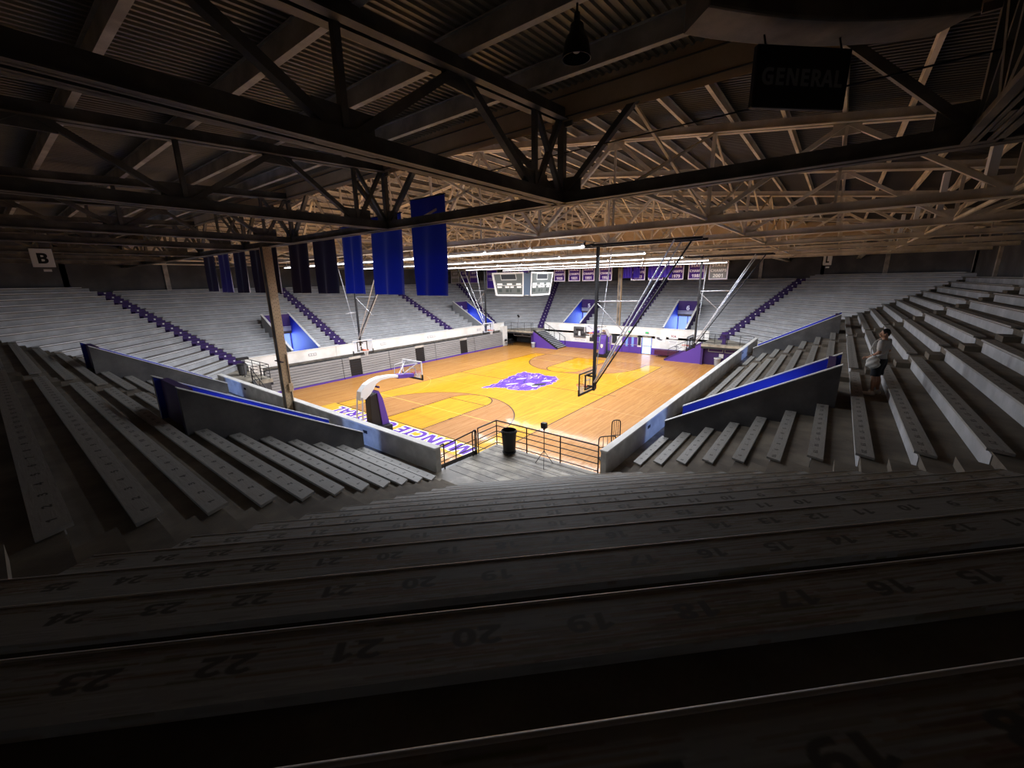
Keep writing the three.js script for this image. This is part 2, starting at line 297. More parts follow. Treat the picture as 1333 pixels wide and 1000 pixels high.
for (const s of STANDS) {
  const ter = group('terrace', `stepped concrete terrace carrying the benches ${WHERE[s.key][WHERE[s.key].length - 1]}`.split(' ').slice(0, 16).join(' '), 'terrace', null, 'structure');
  const stone = MAT.concrete;
  for (let i = 0; i < s.rows; i++) {
    const o0 = 0.08 + DEP * i, o1 = o0 + DEP, yb = T0 + RISE * i - (i ? 0.25 : 0), yt = T0 + RISE * (i + 1);
    let seg = -1;
    for (const [a, b, kind] of cuts(s, i)) {
      if (kind === 'vom') continue;
      const A = [edge(s, a, o0), edge(s, b, o0)], B = [edge(s, a, o1), edge(s, b, o1)];
      const paint = kind === 'aisle' ? (s.near ? MAT.concrete : MAT.purpleDark) : kind.startsWith('end') && s.ends[+kind[3]] === 'purple' ? MAT.purpleDark : stone;
      mesh('step', slab(s, o0, o1, A, B, yb, yt), paint, ter);
      if (kind === 'seat') mesh('riser_board', slab(s, o0 - 0.014, o0 - 0.001, [A[0] + 0.04, A[1] - 0.04], [A[0] + 0.04, A[1] - 0.04], yt - RISE + 0.01, yt - 0.03), MAT.painted, ter);
      if (kind !== 'seat') {                                   // half step in the aisle
        const oh = o0 - DEP / 2, Ah = [edge(s, a, oh) + 0.03, edge(s, b, oh) - 0.03], Bh = [edge(s, a, o0) + 0.03, edge(s, b, o0) - 0.03];
        if (i || true) mesh('half_step', slab(s, Math.max(oh, i ? -9 : -0.28), o0, Ah, Bh, yt - RISE - 0.02, yt - RISE / 2), paint, ter);
        if (paint === MAT.purpleDark) { const c = (A[0] + A[1]) / 2; mesh('row_marker', slab(s, o0 - 0.012, o0 - 0.001, [c - 0.06, c + 0.06], [c - 0.06, c + 0.06], yt - 0.14, yt - 0.03), MAT.whitePlain, ter); }
      } else {                                                 // the bench on this step
        const f0 = DEP * i, f1 = f0 + 0.29, y1 = SEAT0 + RISE * i, y0 = y1 - 0.05, g0 = i > 16 ? 0.75 : 0.05;
        const P0 = [edge(s, a, f0) + g0, edge(s, b, f0) - g0], P1 = [edge(s, a, f1) + g0, edge(s, b, f1) - g0];
        if (P0[1] - P0[0] < 0.3) continue;
        // which section of the stand this is, counted past tunnels and aisles
        let k = 0; const mid = (P0[0] + P0[1]) / 2;
        const fences = s.key === 'bleacher' || s.key === 'person' ? [(s.voms[0][0] + s.voms[0][1]) / 2, s.aisles[0][0], s.aisles[1][0], (s.voms[1][0] + s.voms[1][1]) / 2] : s.key === 'doors' ? [-6.6, 0.5, 6.4] : s.key === 'lettering' ? [-7.7, -0.4, 5.7] : [];
        for (const x of fences) if (mid > x) k++;
        const w = WHERE[s.key][k];
        const be = group('bench', `${ORD[i]} row grey plank bench ${w}`, 'bench', `benches ${w}`);
        let pl = slab(s, f0, f1, P0, P1, y0, y1);
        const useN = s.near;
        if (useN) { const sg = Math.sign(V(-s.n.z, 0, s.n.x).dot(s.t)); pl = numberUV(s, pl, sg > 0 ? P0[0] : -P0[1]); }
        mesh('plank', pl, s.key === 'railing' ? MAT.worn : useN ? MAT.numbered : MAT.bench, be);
        if (s.key === 'railing') mesh('lit_nosing', rod(at(s, P0[0], f0 + 0.004, y1 - 0.006), at(s, P0[1], f0 + 0.004, y1 - 0.006), 0.011, 8), MAT.lit_nosing, be);
        if (s.near) { const L = P0[1] - P0[0], nb = Math.max(2, Math.round(L / 1.8) + 1); for (let q = 0; q < nb; q++) { const t = P0[0] + 0.2 + (L - 0.4) * q / (nb - 1); mesh('bracket', slab(s, f0 + 0.09, f1 - 0.03, [t - 0.03, t + 0.03], [t - 0.03, t + 0.03], y0 - 0.026, y0 - 0.001), MAT.iron, be); } }
      }
    }
  }
  // tunnels through the stand (walls, header with number, daylit doorway)
  s.voms.forEach(([a, b, num], k) => {
    const tn = group('tunnel_entrance', `sloping blue-lined tunnel walls numbered ${num} ${WHERE[s.key][s.voms.length === 2 && WHERE[s.key].length === 5 ? (k ? 4 : 0) : (k ? WHERE[s.key].length - 1 : 0)]}`.split(' ').slice(0, 16).join(' '), 'tunnel', null, 'structure');
    const oF = s.key === 'person' ? 0.1 : -0.05, oB = 4.72, yF = 3.14, yB = 3.14 + 0.55 * oB;
    const wallGeo = (t0, t1, dy = 0, o0 = oF, o1 = oB + 0.35) => { const hy = (o) => 3.14 + 0.55 * o + dy; return hexa([at(s, t0, o0, T0), at(s, t1, o0, T0), at(s, t1, o1, T0), at(s, t0, o1, T0), at(s, t0, o0, hy(o0)), at(s, t1, o0, hy(o0)), at(s, t1, o1, hy(o1)), at(s, t0, o1, hy(o1))]); };
    const outer = s.key === 'doors' ? MAT.purpleDark : s.key === 'lettering' || s.key === 'person' ? MAT.concreteDark : MAT.grey;
    mesh('side_wall', wallGeo(a - 0.16, a), outer, tn); mesh('side_wall', wallGeo(b, b + 0.16), outer, tn);
    mesh('wall_cap', hexaCap(s, a - 0.18, a + 0.02, oF - 0.02, oB + 0.36), MAT.whitePlain, tn); mesh('wall_cap', hexaCap(s, b - 0.02, b + 0.18, oF - 0.02, oB + 0.36), MAT.whitePlain, tn);
    mesh('inner_lining', wallGeo(a, a + 0.015, -0.02), MAT.blue, tn); mesh('inner_lining', wallGeo(b - 0.015, b, -0.02), MAT.blue, tn);
    mesh('header', slab(s, oB, oB + 0.2, [a, b], [a, b], T0 + 2.1, yB + 0.1), MAT.purpleDark, tn);
    mesh('tunnel_floor', slab(s, -0.1, oB + 0.6, [a, b], [a, b], T0 - 0.2, T0 + 0.004), MAT.concrete, tn);
    const tx = canvas(128, 128, (c) => { c.fillStyle = '#3c2264'; c.fillRect(0, 0, 128, 128); c.fillStyle = '#f4f2f6'; c.font = '900 120px sans-serif'; c.textAlign = 'center'; c.textBaseline = 'middle'; c.fillText(num, 64, 70); });
    const pg = new THREE.PlaneGeometry(0.75, 0.75), pm = mesh('number_panel', pg, std({ map: tx, side: THREE.DoubleSide }), tn);
    const c0 = at(s, (a + b) / 2, oB - 0.015, T0 + 2.1 + (yB + 0.1 - T0 - 2.1) / 2); pm.position.copy(c0); pm.lookAt(c0.clone().sub(s.n)); 
    const dg = new THREE.PlaneGeometry(b - a, 2.1), dm = mesh('daylit_doorway', dg, MAT.dayGlow, tn); const dc = at(s, (a + b) / 2, oB + 0.5, T0 + 1.05); dm.position.copy(dc); dm.lookAt(dc.clone().sub(s.n));
    mesh('door_frame', [slab(s, oB + 0.2, oB + 0.26, [a, a + 0.08], [a, a + 0.08], T0, T0 + 2.1), slab(s, oB + 0.2, oB + 0.26, [b - 0.08, b], [b - 0.08, b], T0, T0 + 2.1), slab(s, oB + 0.2, oB + 0.26, [(a + b) / 2 - 0.04, (a + b) / 2 + 0.04], [(a + b) / 2 - 0.04, (a + b) / 2 + 0.04], T0, T0 + 2.1)], MAT.purpleDark, tn);
    const L = new THREE.RectAreaLight(DAY_COLOR, DAY, b - a - 0.2, 2.0); L.name = 'doorway_light'; L.position.copy(at(s, (a + b) / 2, oB + 0.45, T0 + 1.05)); tn.add(L); L.lookAt(L.position.clone().sub(s.n));
  });
}
function hexaCap(s, t0, t1, o0, o1) { const hy = (o) => 3.14 + 0.55 * o; return hexa([at(s, t0, o0, hy(o0)), at(s, t1, o0, hy(o0)), at(s, t1, o1, hy(o1)), at(s, t0, o1, hy(o1)), at(s, t0, o0, hy(o0) + 0.03), at(s, t1, o0, hy(o0) + 0.03), at(s, t1, o1, hy(o1) + 0.03), at(s, t0, o1, hy(o1) + 0.03)]); }

// ---------------------------------------------------------------- walkways, platforms, parapets, outer walls
const WX = 18.85, WZ = 14.9, PX = 15.85, PZ = 10.3;
const struct = (name, geo, mat, label, cat) => tag(mesh(name, geo, mat), label, cat, null, 'structure');
{
  const wk = group('walkway', 'grey concrete walkway ring behind the low parapets, at the foot of the benches', 'walkway', null, 'structure');
  for (const z of [-1, 1]) mesh('walkway_slab', span(-PX, PX, T0 - 0.25, T0, z > 0 ? WZ : -15.82, z > 0 ? 15.82 : -WZ), MAT.platform, wk);
  for (const x of [-1, 1]) mesh('walkway_slab', span(x > 0 ? WX : -19.9, x > 0 ? 19.9 : -WX, T0 - 0.25, T0, -PZ, PZ), MAT.platform, wk);
}
const CORNER = [[-1, 1, 'beside the black trash barrel'], [1, 1, 'over the dark purple tunnel'], [1, -1, 'by the dark arched entry under the scoreboard'], [-1, -1, 'beyond the tan column']];
for (const [sx, sz, where] of CORNER) {
  const p = group('corner_platform', `concrete corner platform ${where}`, 'platform', null, 'structure');
  mesh('deck_slab', prism([[sx * PX, sz * PZ], [sx * PX, sz * 15.82], [sx * 16.14, sz * 15.82], [sx * 19.9, sz * 12.06], [sx * 19.9, sz * PZ]], T0 - 0.25, T0), MAT.platform, p);
  for (let i = 0; i < 8; i++) { const x = sx * (PX + 0.25 + i * 0.36); if (sx < 0 && sz > 0) mesh('groove', span(x - 0.012, x + 0.012, T0, T0 + 0.003, PZ + 0.1, Math.min(15.7, 15.82 - Math.max(0, (i * 0.36 - 0.2)))), MAT.concreteDark, p); }
  // tunnel under the platform: side walls and a dark back
  mesh('tunnel_wall', span(...[sx * (PX + 0.15), sx * 19.8].sort((a, b) => a - b), 0, T0 - 0.25, ...[sz * PZ, sz * (PZ + 0.2)].sort((a, b) => a - b)), sx > 0 ? MAT.purpleDark : MAT.concreteDark, p);
  mesh('tunnel_back', span(...[sx * 19.6, sx * 19.9].sort((a, b) => a - b), 0, T0 - 0.25, ...[sz * PZ, sz * 15.6].sort((a, b) => a - b)), sz > 0 && sx > 0 ? MAT.purpleDark : MAT.wall, p);
  mesh('edge_beam', span(...[sx * PX, sx * (PX + 0.18)].sort((a, b) => a - b), T0 - 0.45, T0 - 0.25, ...[sz * PZ, sz * 15.0].sort((a, b) => a - b)), MAT.dark, p);
  if (sx > 0) {                                    // hatch windows, notices and lintel in the tunnel mouth
    for (const [a, b] of [[10.9, 12.2], [12.4, 13.7]]) mesh('hatch_frame', [span(PX + 0.6, PX + 0.66, 1.35, 1.4, sz * a - 0.01, sz * a + 0.01), ...[[1.3, 1.36], [1.74, 1.8]].map(([y0, y1]) => span(PX + 0.6, PX + 0.66, y0, y1, ...[sz * a, sz * b].sort((p, q) => p - q))), ...[a, b].map((z) => span(PX + 0.6, PX + 0.66, 1.3, 1.8, sz * z - 0.03, sz * z + 0.03))], MAT.grey, p);
    if (sz > 0) mesh('tunnel_front', span(PX + 0.66, PX + 0.75, 0, T0 - 0.25, 10.5, 14.9), MAT.purpleDark, p);
    if (sz > 0) mesh('notice', span(PX + 0.63, PX + 0.66, 0.75, 1.15, 11.9, 12.3), MAT.whitePlain, p);
  }
}
// stairs from each platform down along the end walls
for (const [sx, sz, where] of CORNER) {
  const xi = sx < 0 ? 17.1 : 16.3, st = group('stair', `flight of steps ${where} going down to the court`, 'stairs', null, 'structure'), N = 12, L = 3.4;
  for (let i = 0; i < N; i++) {
    const z0 = PZ - L * i / N, z1 = PZ - L * (i + 1) / N, y = T0 * (1 - (i + 1) / (N + 1));
    mesh('tread', span(...[sx * (xi + 0.02), sx * (WX - 0.03)].sort((a, b) => a - b), y - 0.05, y, ...[sz * z0, sz * z1].sort((a, b) => a - b)), MAT.grey, st);
    mesh('riser', span(...[sx * (xi + 0.02), sx * (WX - 0.03)].sort((a, b) => a - b), y - T0 / (N + 1), y - 0.05, ...[sz * z1, sz * (z1 + 0.02)].sort((a, b) => a - b)), MAT.black, st);
  }
  // triangular side wall under the stair
  const pts = [[PZ, 0], [PZ - L - 0.25, 0], [PZ - L - 0.25, 0.06], [PZ, T0 + 0.02]], sh = new THREE.Shape(pts.map(([z, y]) => new THREE.Vector2(z * sz, y))), g = new THREE.ExtrudeGeometry(sh, { depth: 0.12, bevelEnabled: false });
  g.rotateY(-Math.PI / 2); g.translate(sx * xi + (sx > 0 ? 0.06 : 0.06), 0, 0);
  mesh('side_panel', boxUV(g), sx > 0 ? MAT.purple : MAT.concreteDark, st);
  mesh('stringer', bar(V(sx * xi, T0 + 0.06, sz * PZ), V(sx * xi, 0.1, sz * (PZ - L - 0.25)), 0.16, 0.16), sx > 0 && sz > 0 ? MAT.purpleDark : MAT.black, st);
}
function gateRail(name, label, pts, posts, rails, mat, grp, r = 0.024) {       // railing along a polyline of base points
  const g = group(name, label, 'railing', grp), P = pts.map((p) => V(...p));
  for (let i = 0; i + 1 < P.length; i++) {
    for (const h of rails) mesh('rail', rod(P[i].clone().add(V(0, h, 0)), P[i + 1].clone().add(V(0, h, 0)), h === rails[0] ? r * 1.15 : r * 0.8), mat, g);
    const n = posts[i]; for (let k = i ? 1 : 0; k <= n; k++) { const q = P[i].clone().lerp(P[i + 1], k / n); mesh('post', rod(q, q.clone().add(V(0, rails[0], 0)), r), mat, g); }
  }
  return g;
}
const RL = [1.02, 0.8, 0.58, 0.36, 0.1];
gateRail('railing', 'black metal platform railing behind the black trash barrel', [[-17.0, T0, PZ + 0.05], [-PX - 0.05, T0, PZ + 0.05], [-PX - 0.05, T0, WZ - 0.1]], [1, 3], RL, MAT.iron);
gateRail('handrail', 'black handrail on the stair beside the court lettering', [[-17.12, T0, PZ], [-17.12, 0.25, PZ - 3.2]], [3], [0.95, 0.6, 0.3], MAT.iron);
gateRail('handrail', 'short black handrail ending over the low lettering wall', [[-18.7, T0, PZ], [-18.7, 0.25, PZ - 3.2]], [3], [0.95, 0.5], MAT.iron);
mesh('guard_loop', tube([[-17.3, T0, PZ + 0.05], [-17.3, T0 + 0.9, PZ + 0.05], [-17.2, T0 + 1.0, PZ + 0.05], [-17.1, T0 + 0.9, PZ + 0.05], [-17.1, T0, PZ + 0.05]], 0.025, 30), MAT.iron).userData = { label: 'black hoop guard at the head of the stair by the barrel', category: 'railing' };
gateRail('railing', 'black railing on the platform under the hanging scoreboard', [[16.3, T0, -PZ - 0.1], [PX + 0.05, T0, -PZ - 0.1], [PX + 0.05, T0, -14.8]], [1, 4], RL, MAT.iron);
gateRail('railing', 'grey railing on the platform above the purple tunnel', [[16.3, T0, PZ + 0.1], [PX + 0.05, T0, PZ + 0.1], [PX + 0.05, T0, 14.8]], [1, 4], [1.02, 0.6, 0.2], MAT.iron);
gateRail('handrail', 'dark handrail up the solid purple wedge stair', [[16.35, T0, PZ], [16.35, 0.3, PZ - 3.3]], [4], [0.95, 0.5], MAT.iron);
gateRail('handrail', 'black handrail up the steep black striped stair', [[18.7, T0, -PZ], [18.7, 0.3, -PZ + 3.3]], [4], [0.95], MAT.iron);
gateRail('railing', 'thin black railing on the platform beyond the tan column', [[-17.1, T0, -PZ - 0.1], [-PX - 0.1, T0, -PZ - 0.1], [-PX - 0.1, T0, -14.7]], [2, 3], RL, MAT.iron);
gateRail('handrail', 'thin handrail on the stair beyond the tan column', [[-17.1, T0, -PZ], [-17.1, 0.3, -PZ + 3.2]], [3], [0.95, 0.5], MAT.iron);

// parapets
const PT = 3.02;
{
  const r = group('parapet', 'long pale low wall beside the court at the foot of the standing person\'s stand', 'low wall', null, 'structure');
  const cutsX = [-PX - 0.1, -8.3, -4.2, 0.4, 5.0, 9.6, 16.2];
  for (let i = 0; i + 1 < cutsX.length; i++) {
    mesh('wall_panel', span(cutsX[i] + 0.012, cutsX[i + 1] - 0.012, 0, PT - 0.05, WZ, WZ + 0.2), MAT.parapet, r);
    mesh('coping', rbox(cutsX[i + 1] - cutsX[i] - 0.01, 0.07, 0.27, (cutsX[i] + cutsX[i + 1]) / 2, PT - 0.02, WZ + 0.1, 0.015), MAT.white, r);
  }
  for (const x of [-12.0, 8.6]) mesh('section_plate', span(x - 0.14, x + 0.14, PT - 0.36, PT - 0.24, WZ + 0.2, WZ + 0.215), MAT.dark, r);
}
{
  const r = group('parapet', 'grey low end wall between the court lettering and the lower benches', 'low wall', null, 'structure');
  for (const [a, b] of [[-PZ, -3.4], [-3.4, 3.4], [3.4, PZ]]) {
    mesh('wall_panel', span(-WX - 0.22, -WX, 0, PT - 0.05, a + 0.008, b - 0.008), MAT.parapet, r);
    mesh('coping', rbox(0.29, 0.07, b - a - 0.01, -WX - 0.11, PT - 0.02, (a + b) / 2, 0.015), MAT.white, r);
  }
  for (const z of [6.1, -6.0]) mesh('section_plate', span(-WX - 0.236, -WX - 0.22, PT - 0.36, PT - 0.24, z - 0.14, z + 0.14), MAT.dark, r);
}
{
  const r = group('parapet', 'white fascia wall with small plates above the folded bleachers', 'low wall', null, 'structure');
  for (const [a, b] of [[-PX, -8.4], [-8.4, -1], [-1, 5.6], [5.6, PX]]) { mesh('fascia_panel', span(a + 0.01, b - 0.01, 2.12, PT, -WZ - 0.2, -WZ), MAT.white, r); mesh('coping', rbox(b - a - 0.01, 0.06, 0.27, (a + b) / 2, PT + 0.03, -WZ - 0.1, 0.015), MAT.white, r); }
  mesh('ledge', span(-PX, PX, 2.02, 2.12, -WZ - 0.2, -WZ + 0.12), MAT.steelDark, r);
  for (const [x, w] of [[-10.6, 0.7], [-3.4, 0.6], [2.9, 1.1], [10.8, 0.7]]) { mesh('vent_frame', span(x - w / 2, x + w / 2, 2.5, 2.72, -WZ, -WZ + 0.02), MAT.grey, r); for (let k = -1; k <= 1; k++) mesh('vent_grille', span(x + k * w / 3.2 - w / 8, x + k * w / 3.2 + w / 8, 2.54, 2.68, -WZ + 0.02, -WZ + 0.03), MAT.whitePlain, r); }
}
struct('wall_bleacher_recess', span(-PX, PX, 0, 2.05, -WZ - 0.9, -WZ - 0.75), MAT.wall, 'dark wall in the recess behind the folded bleachers', 'wall');
for (const x of [-1, 1]) struct('wall_pier', span(x > 0 ? 14.9 : -PX, x > 0 ? PX : -14.9, 0, 2.6, -WZ - 0.3, -WZ + 0.55), MAT.white, x > 0 ? 'white pier between folded bleachers and the dark arched entry' : 'white pier closing the folded bleachers by the tan column', 'wall');
// end wall with the doors
{
  const w = group('wall_doors', 'white end wall with purple base band, purple doors and posters', 'wall', null, 'structure');
  const holes = [[-2.75, -0.6], [0.75, 2.65], [3.15, 4.35]];
  let z = -PZ; for (const [a, b] of [...holes, [PZ, PZ]]) { mesh('wall_panel', span(WX, WX + 0.2, 0.78, PT, z, a), MAT.white, w); mesh('base_band', span(WX - 0.02, WX + 0.2, 0, 0.78, z, a), MAT.purple, w); z = b; }
  for (const [a, b] of holes) mesh('lintel', span(WX, WX + 0.2, 2.12, PT, a, b), MAT.white, w);
  mesh('coping', rbox(0.28, 0.07, 2 * PZ, WX + 0.1, PT + 0.02, 0, 0.015), MAT.white, w);
  for (const [a, b] of [[-3.5, -2.85], [2.72, 3.05], [-0.5, 0.1]]) mesh('window_box', [span(WX - 0.05, WX, 1.0, 2.0, a, b), span(WX - 0.06, WX - 0.05, 1.06, 1.94, a + 0.06, b - 0.06)], MAT.dark, w);
}
holesDoors();
function holesDoors() {
  [[-2.75, -0.6, 'purple double doors behind the padded portable hoop'], [0.75, 2.65, 'purple double doors with two tall light panes under an exit sign']].forEach(([a, b, label], i) => {
    const d = group('door', label, 'door', null, 'structure'); d.name = 'door_' + (i + 1); const c = (a + b) / 2;
    for (const [p, q] of [[a, c - 0.01], [c + 0.01, b]]) {
      mesh('door_leaf', span(WX + 0.05, WX + 0.1, 0.02, 2.1, p, q), MAT.purple, d);
      const m = (p + q) / 2, s = p < c - 0.5 ? 0.12 : -0.12;
      mesh('pane', span(WX + 0.035, WX + 0.05, 0.75, 1.85, m + s - 0.13, m + s + 0.13), MAT.cyan, d);
      mesh('push_bar', span(WX + 0.01, WX + 0.05, 0.95, 1.0, p + 0.1, q - 0.1), MAT.chrome, d);
    }
  });
  const d = group('door', 'glass door full of pale daylight beside the posters', 'door', null, 'structure'); d.name = 'door_3';
  mesh('pane', span(WX + 0.06, WX + 0.08, 0.05, 2.05, 3.2, 4.3), std({ color: 0xa8c8ff, emissive: 0xbfd8ff, emissiveIntensity: 1.1 }), d);
  mesh('door_frame', [span(WX, WX + 0.1, 0, 2.12, 3.15, 3.23), span(WX, WX + 0.1, 0, 2.12, 4.27, 4.35), span(WX, WX + 0.1, 2.04, 2.12, 3.15, 4.35)], MAT.blue, d);
  mesh('mid_rail', span(WX + 0.02, WX + 0.06, 0.9, 1.0, 3.23, 4.27), MAT.chrome, d);
  const L = new THREE.RectAreaLight(0xbfd8ff, 4, 1.0, 1.9); L.name = 'daylight'; L.position.set(WX - 0.01, 1.05, 3.75); L.lookAt(0, 1.05, 3.75); d.add(L);
}
// exit signs and wall pieces
for (const [z, l] of [[1.7, 'green exit sign over the purple double doors'], [3.75, 'green exit sign over the daylit glass door']]) {
  const e = group('exit_sign', l, 'sign', null, null, [WX - 0.04, 2.5, z]);
  mesh('housing', rbox(0.07, 0.24, 0.42, 0, 0, 0, 0.02), MAT.whitePlain, e);
  const t = canvas(128, 64, (c) => { c.fillStyle = '#0c3a1e'; c.fillRect(0, 0, 128, 64); c.fillStyle = '#46f08a'; c.font = '900 50px sans-serif'; c.textAlign = 'center'; c.textBaseline = 'middle'; c.fillText('EXIT', 64, 34); });
  const p = mesh('sign_face', new THREE.PlaneGeometry(0.38, 0.2), std({ map: t, emissive: 0xffffff, emissiveMap: t, emissiveIntensity: 0.9, side: THREE.DoubleSide }), e); p.rotation.y = -Math.PI / 2; p.position.x = -0.04;
}
{
  const b = group('wall_scoreboard', 'small dark scoreboard mounted on the white wall beside the striped stair', 'scoreboard', null, null, [WX - 0.08, 2.05, -4.9]);
  mesh('cabinet', rbox(0.14, 1.35, 1.7, 0, 0, 0, 0.02), MAT.concreteDark, b);
  for (const [y, z, w, h] of [[0.3, 0, 1.0, 0.25], [0, 0, 0.5, 0.2], [-0.3, -0.45, 0.4, 0.3], [-0.3, 0.45, 0.4, 0.3]]) mesh('display', span(-0.085, -0.07, y - h / 2, y + h / 2, z - w / 2, z + w / 2), MAT.black, b);
  mesh('trim_plate', span(-0.09, -0.07, -0.42, 0.12, -0.14, 0.14), MAT.whitePlain, b);
}
function poster(label, z, y, w, h, draw) {
  const g = group('wall_poster', label, 'poster', null, null, [WX - 0.015, y, z]);
  mesh('board', span(-0.012, 0.012, -h / 2, h / 2, -w / 2, w / 2), MAT.whitePlain, g);
  const p = mesh('print', new THREE.PlaneGeometry(w, h), std({ map: canvas(256, Math.round(256 * h / w), draw), side: THREE.DoubleSide }), g); p.rotation.y = -Math.PI / 2; p.position.x = -0.014;
}
const paper = (c, w, h, col = '#eceae6') => { c.fillStyle = col; c.fillRect(0, 0, w, h); };
poster('white banner board with grey script under the small wall scoreboard', -4.9, 1.05, 1.9, 0.42, (c, w, h) => { paper(c, w, h); c.fillStyle = '#8a8a90'; c.font = 'italic 900 26px serif'; c.fillText('Muncie Central', 28, h * 0.6); });
poster('white poster with a dark swooping shape beside the daylit glass door', 5.3, 1.9, 1.2, 0.75, (c, w, h) => { paper(c, w, h); c.fillStyle = '#55565c'; c.beginPath(); c.ellipse(w * 0.4, h * 0.5, w * 0.3, h * 0.2, 0.3, 0, 7); c.fill(); c.fillStyle = '#eee'; c.beginPath(); c.ellipse(w * 0.6, h * 0.4, w * 0.2, h * 0.16, 0.3, 0, 7); c.fill(); });
poster('white poster with red letters on the end wall', 6.7, 2.25, 1.0, 0.55, (c, w, h) => { paper(c, w, h); c.fillStyle = '#8c3a44'; c.font = `900 ${h * 0.55}px sans-serif`; c.textAlign = 'center'; c.fillText('TCA', w / 2, h * 0.65); });
poster('small white poster with grey lines under the red lettered one', 6.7, 1.65, 1.0, 0.4, (c, w, h) => { paper(c, w, h); c.fillStyle = '#9a9aa0'; c.fillRect(20, h * 0.3, w - 40, 12); c.fillRect(50, h * 0.6, w - 100, 12); });
poster('low white poster with a dark stripe near the dark tables', 6.9, 1.15, 1.1, 0.35, (c, w, h) => { paper(c, w, h); c.fillStyle = '#4a4c58'; c.fillRect(w * 0.5, h * 0.4, w * 0.4, h * 0.25); });

// outer walls of the hall
const OZ = 29.05, OX = 33.3, ON = 36.75, HW = 13;
const cz = ON * Math.SQRT2 - OX, cx = ON * Math.SQRT2 - OZ;
function wallSeg(name, a, b, label) { const g = group(name, label, 'wall', null, 'structure'), A = V(a[0], HW / 2 - 0.2, a[1]), B = V(b[0], HW / 2 - 0.2, b[1]), n = Math.max(2, Math.round(A.distanceTo(B) / 6.4)); for (let i = 0; i < n; i++) { const d = B.clone().sub(A).normalize().multiplyScalar(0.02); mesh('wall_panel', bar(A.clone().lerp(B, i / n).add(d), A.clone().lerp(B, (i + 1) / n).sub(d), 0.3, HW), MAT.wall, g); } mesh('wall_backing', bar(A.clone().multiply(V(1.004, 1, 1.004)), B.clone().multiply(V(1.004, 1, 1.004)), 0.2, HW), MAT.wall, g); for (let i = 0; i <= n; i++) { const q = A.clone().lerp(B, i / n).multiply(V(0.995, 1, 0.995)); mesh('pilaster', box(0.34, HW, 0.34, q.x, q.y, q.z), MAT.steel, g); } }
wallSeg('wall_bleacher_side', [-cx, -OZ], [cx, -OZ], 'dark grey back wall with pale posts above the bleacher side stand');
wallSeg('wall_person_side', [-cx, OZ], [cx, OZ], 'dark grey back wall above the standing person\'s stand');
wallSeg('wall_door_end', [OX, -cz], [OX, cz], 'dark grey back wall above the purple doors stand');
wallSeg('wall_lettering_end', [-OX, -cz], [-OX, cz], 'dark grey back wall above the lettering end stand');
wallSeg('wall_scoreboard_corner', [cx, -OZ], [OX, -cz], 'dark grey corner wall behind the hanging scoreboard');
wallSeg('wall_wedge_corner', [cx, OZ], [OX, cz], 'dark grey corner wall behind the wedge stair stand');
wallSeg('wall_letter_corner', [-cx, -OZ], [-OX, -cz], 'dark grey corner wall behind the letter B sign');
wallSeg('wall_railing_corner', [-cx, OZ], [-OX, cz], 'dark corner wall behind the stand facing the railing');

// ---------------------------------------------------------------- folded bleachers
{
  const xs = [-14.8, -8.25, -3.2, 2.9, 9.3, 14.8];
  for (let i = 0; i < 5; i++) {
    const a = xs[i] + 0.03, b = xs[i + 1] - 0.03, door = [null, [-7.55, -6.35], [0.1, 1.3], [6.8, 8.0], null][i];
    const g = group('folded_bleacher', `grey slatted folded bleacher, ${ORD[i]} unit counted from the tan column`, 'bleacher', 'folded bleachers');
    for (let k = 0; k < 8; k++) {
      const y0 = 0.16 + k * 0.222, zf = -14.28 - k * 0.015;
      const parts = door ? [[a, door[0]], [door[1], b]] : [[a, b]];
      for (const [p, q] of parts) mesh('slat', span(p, q, y0, y0 + 0.185, zf - 0.05, zf), MAT.slat, g);
    }
    mesh('frame', span(a + 0.02, b - 0.02, 0.05, 1.92, -14.9, -14.5), MAT.dark, g);
    mesh('base_board', span(a, b, 0, 0.14, -14.4, -14.24), MAT.purple, g);
    if (door) { mesh('access_panel', span(door[0] + 0.02, door[1] - 0.02, 0.16, 1.7, -14.42, -14.36), MAT.black, g); for (let k = 0; k < 6; k++) mesh('access_step', span(door[0] + 0.04, door[1] - 0.04, 0.3 + k * 0.23, 0.34 + k * 0.23, -14.36, -14.33), MAT.dark, g); mesh('header_board', span(door[0], door[1], 1.72, 1.94, -14.42, -14.36), MAT.steel, g); }
  }
}

// ---------------------------------------------------------------- roof: trusses, purlins, corrugated deck, strip lights
const BOT = 10.16, gable = (z) => 14.9 - 0.128 * Math.abs(z);
const GX = [-12.9, -6.45, 0, 6.45, 12.9];
function truss(name, label, chordBottom, chordTop, webs, plates, mat, posts = []) {
  const g = group(name, label, 'roof truss', null, 'structure');
  chordBottom.forEach((q) => mesh('bottom_chord', q, mat, g)); chordTop.forEach((q) => mesh('top_chord', q, mat, g));
  webs.forEach(([q, n]) => mesh(n, q, mat, g)); plates.forEach((q) => mesh('gusset_plate', q, mat, g)); posts.forEach((q) => mesh('white_post', q, MAT.whitePlain, g));
}
const chord = (a, b, up) => { const w = 0.16, d = a.clone().sub(b).cross(V(0, 1, 0)).normalize().multiplyScalar(0.1); return [bar(a.clone().add(d), b.clone().add(d), 0.02, 0.24), bar(a.clone().sub(d), b.clone().sub(d), 0.02, 0.24), bar(a.clone().add(V(0, -0.11, 0)).addScaledVector(d, 1.2), b.clone().add(V(0, -0.11, 0)).addScaledVector(d, 1.2), 0.16, 0.02), bar(a.clone().add(V(0, -0.11, 0)).addScaledVector(d, -1.2), b.clone().add(V(0, -0.11, 0)).addScaledVector(d, -1.2), 0.16, 0.02)]; };
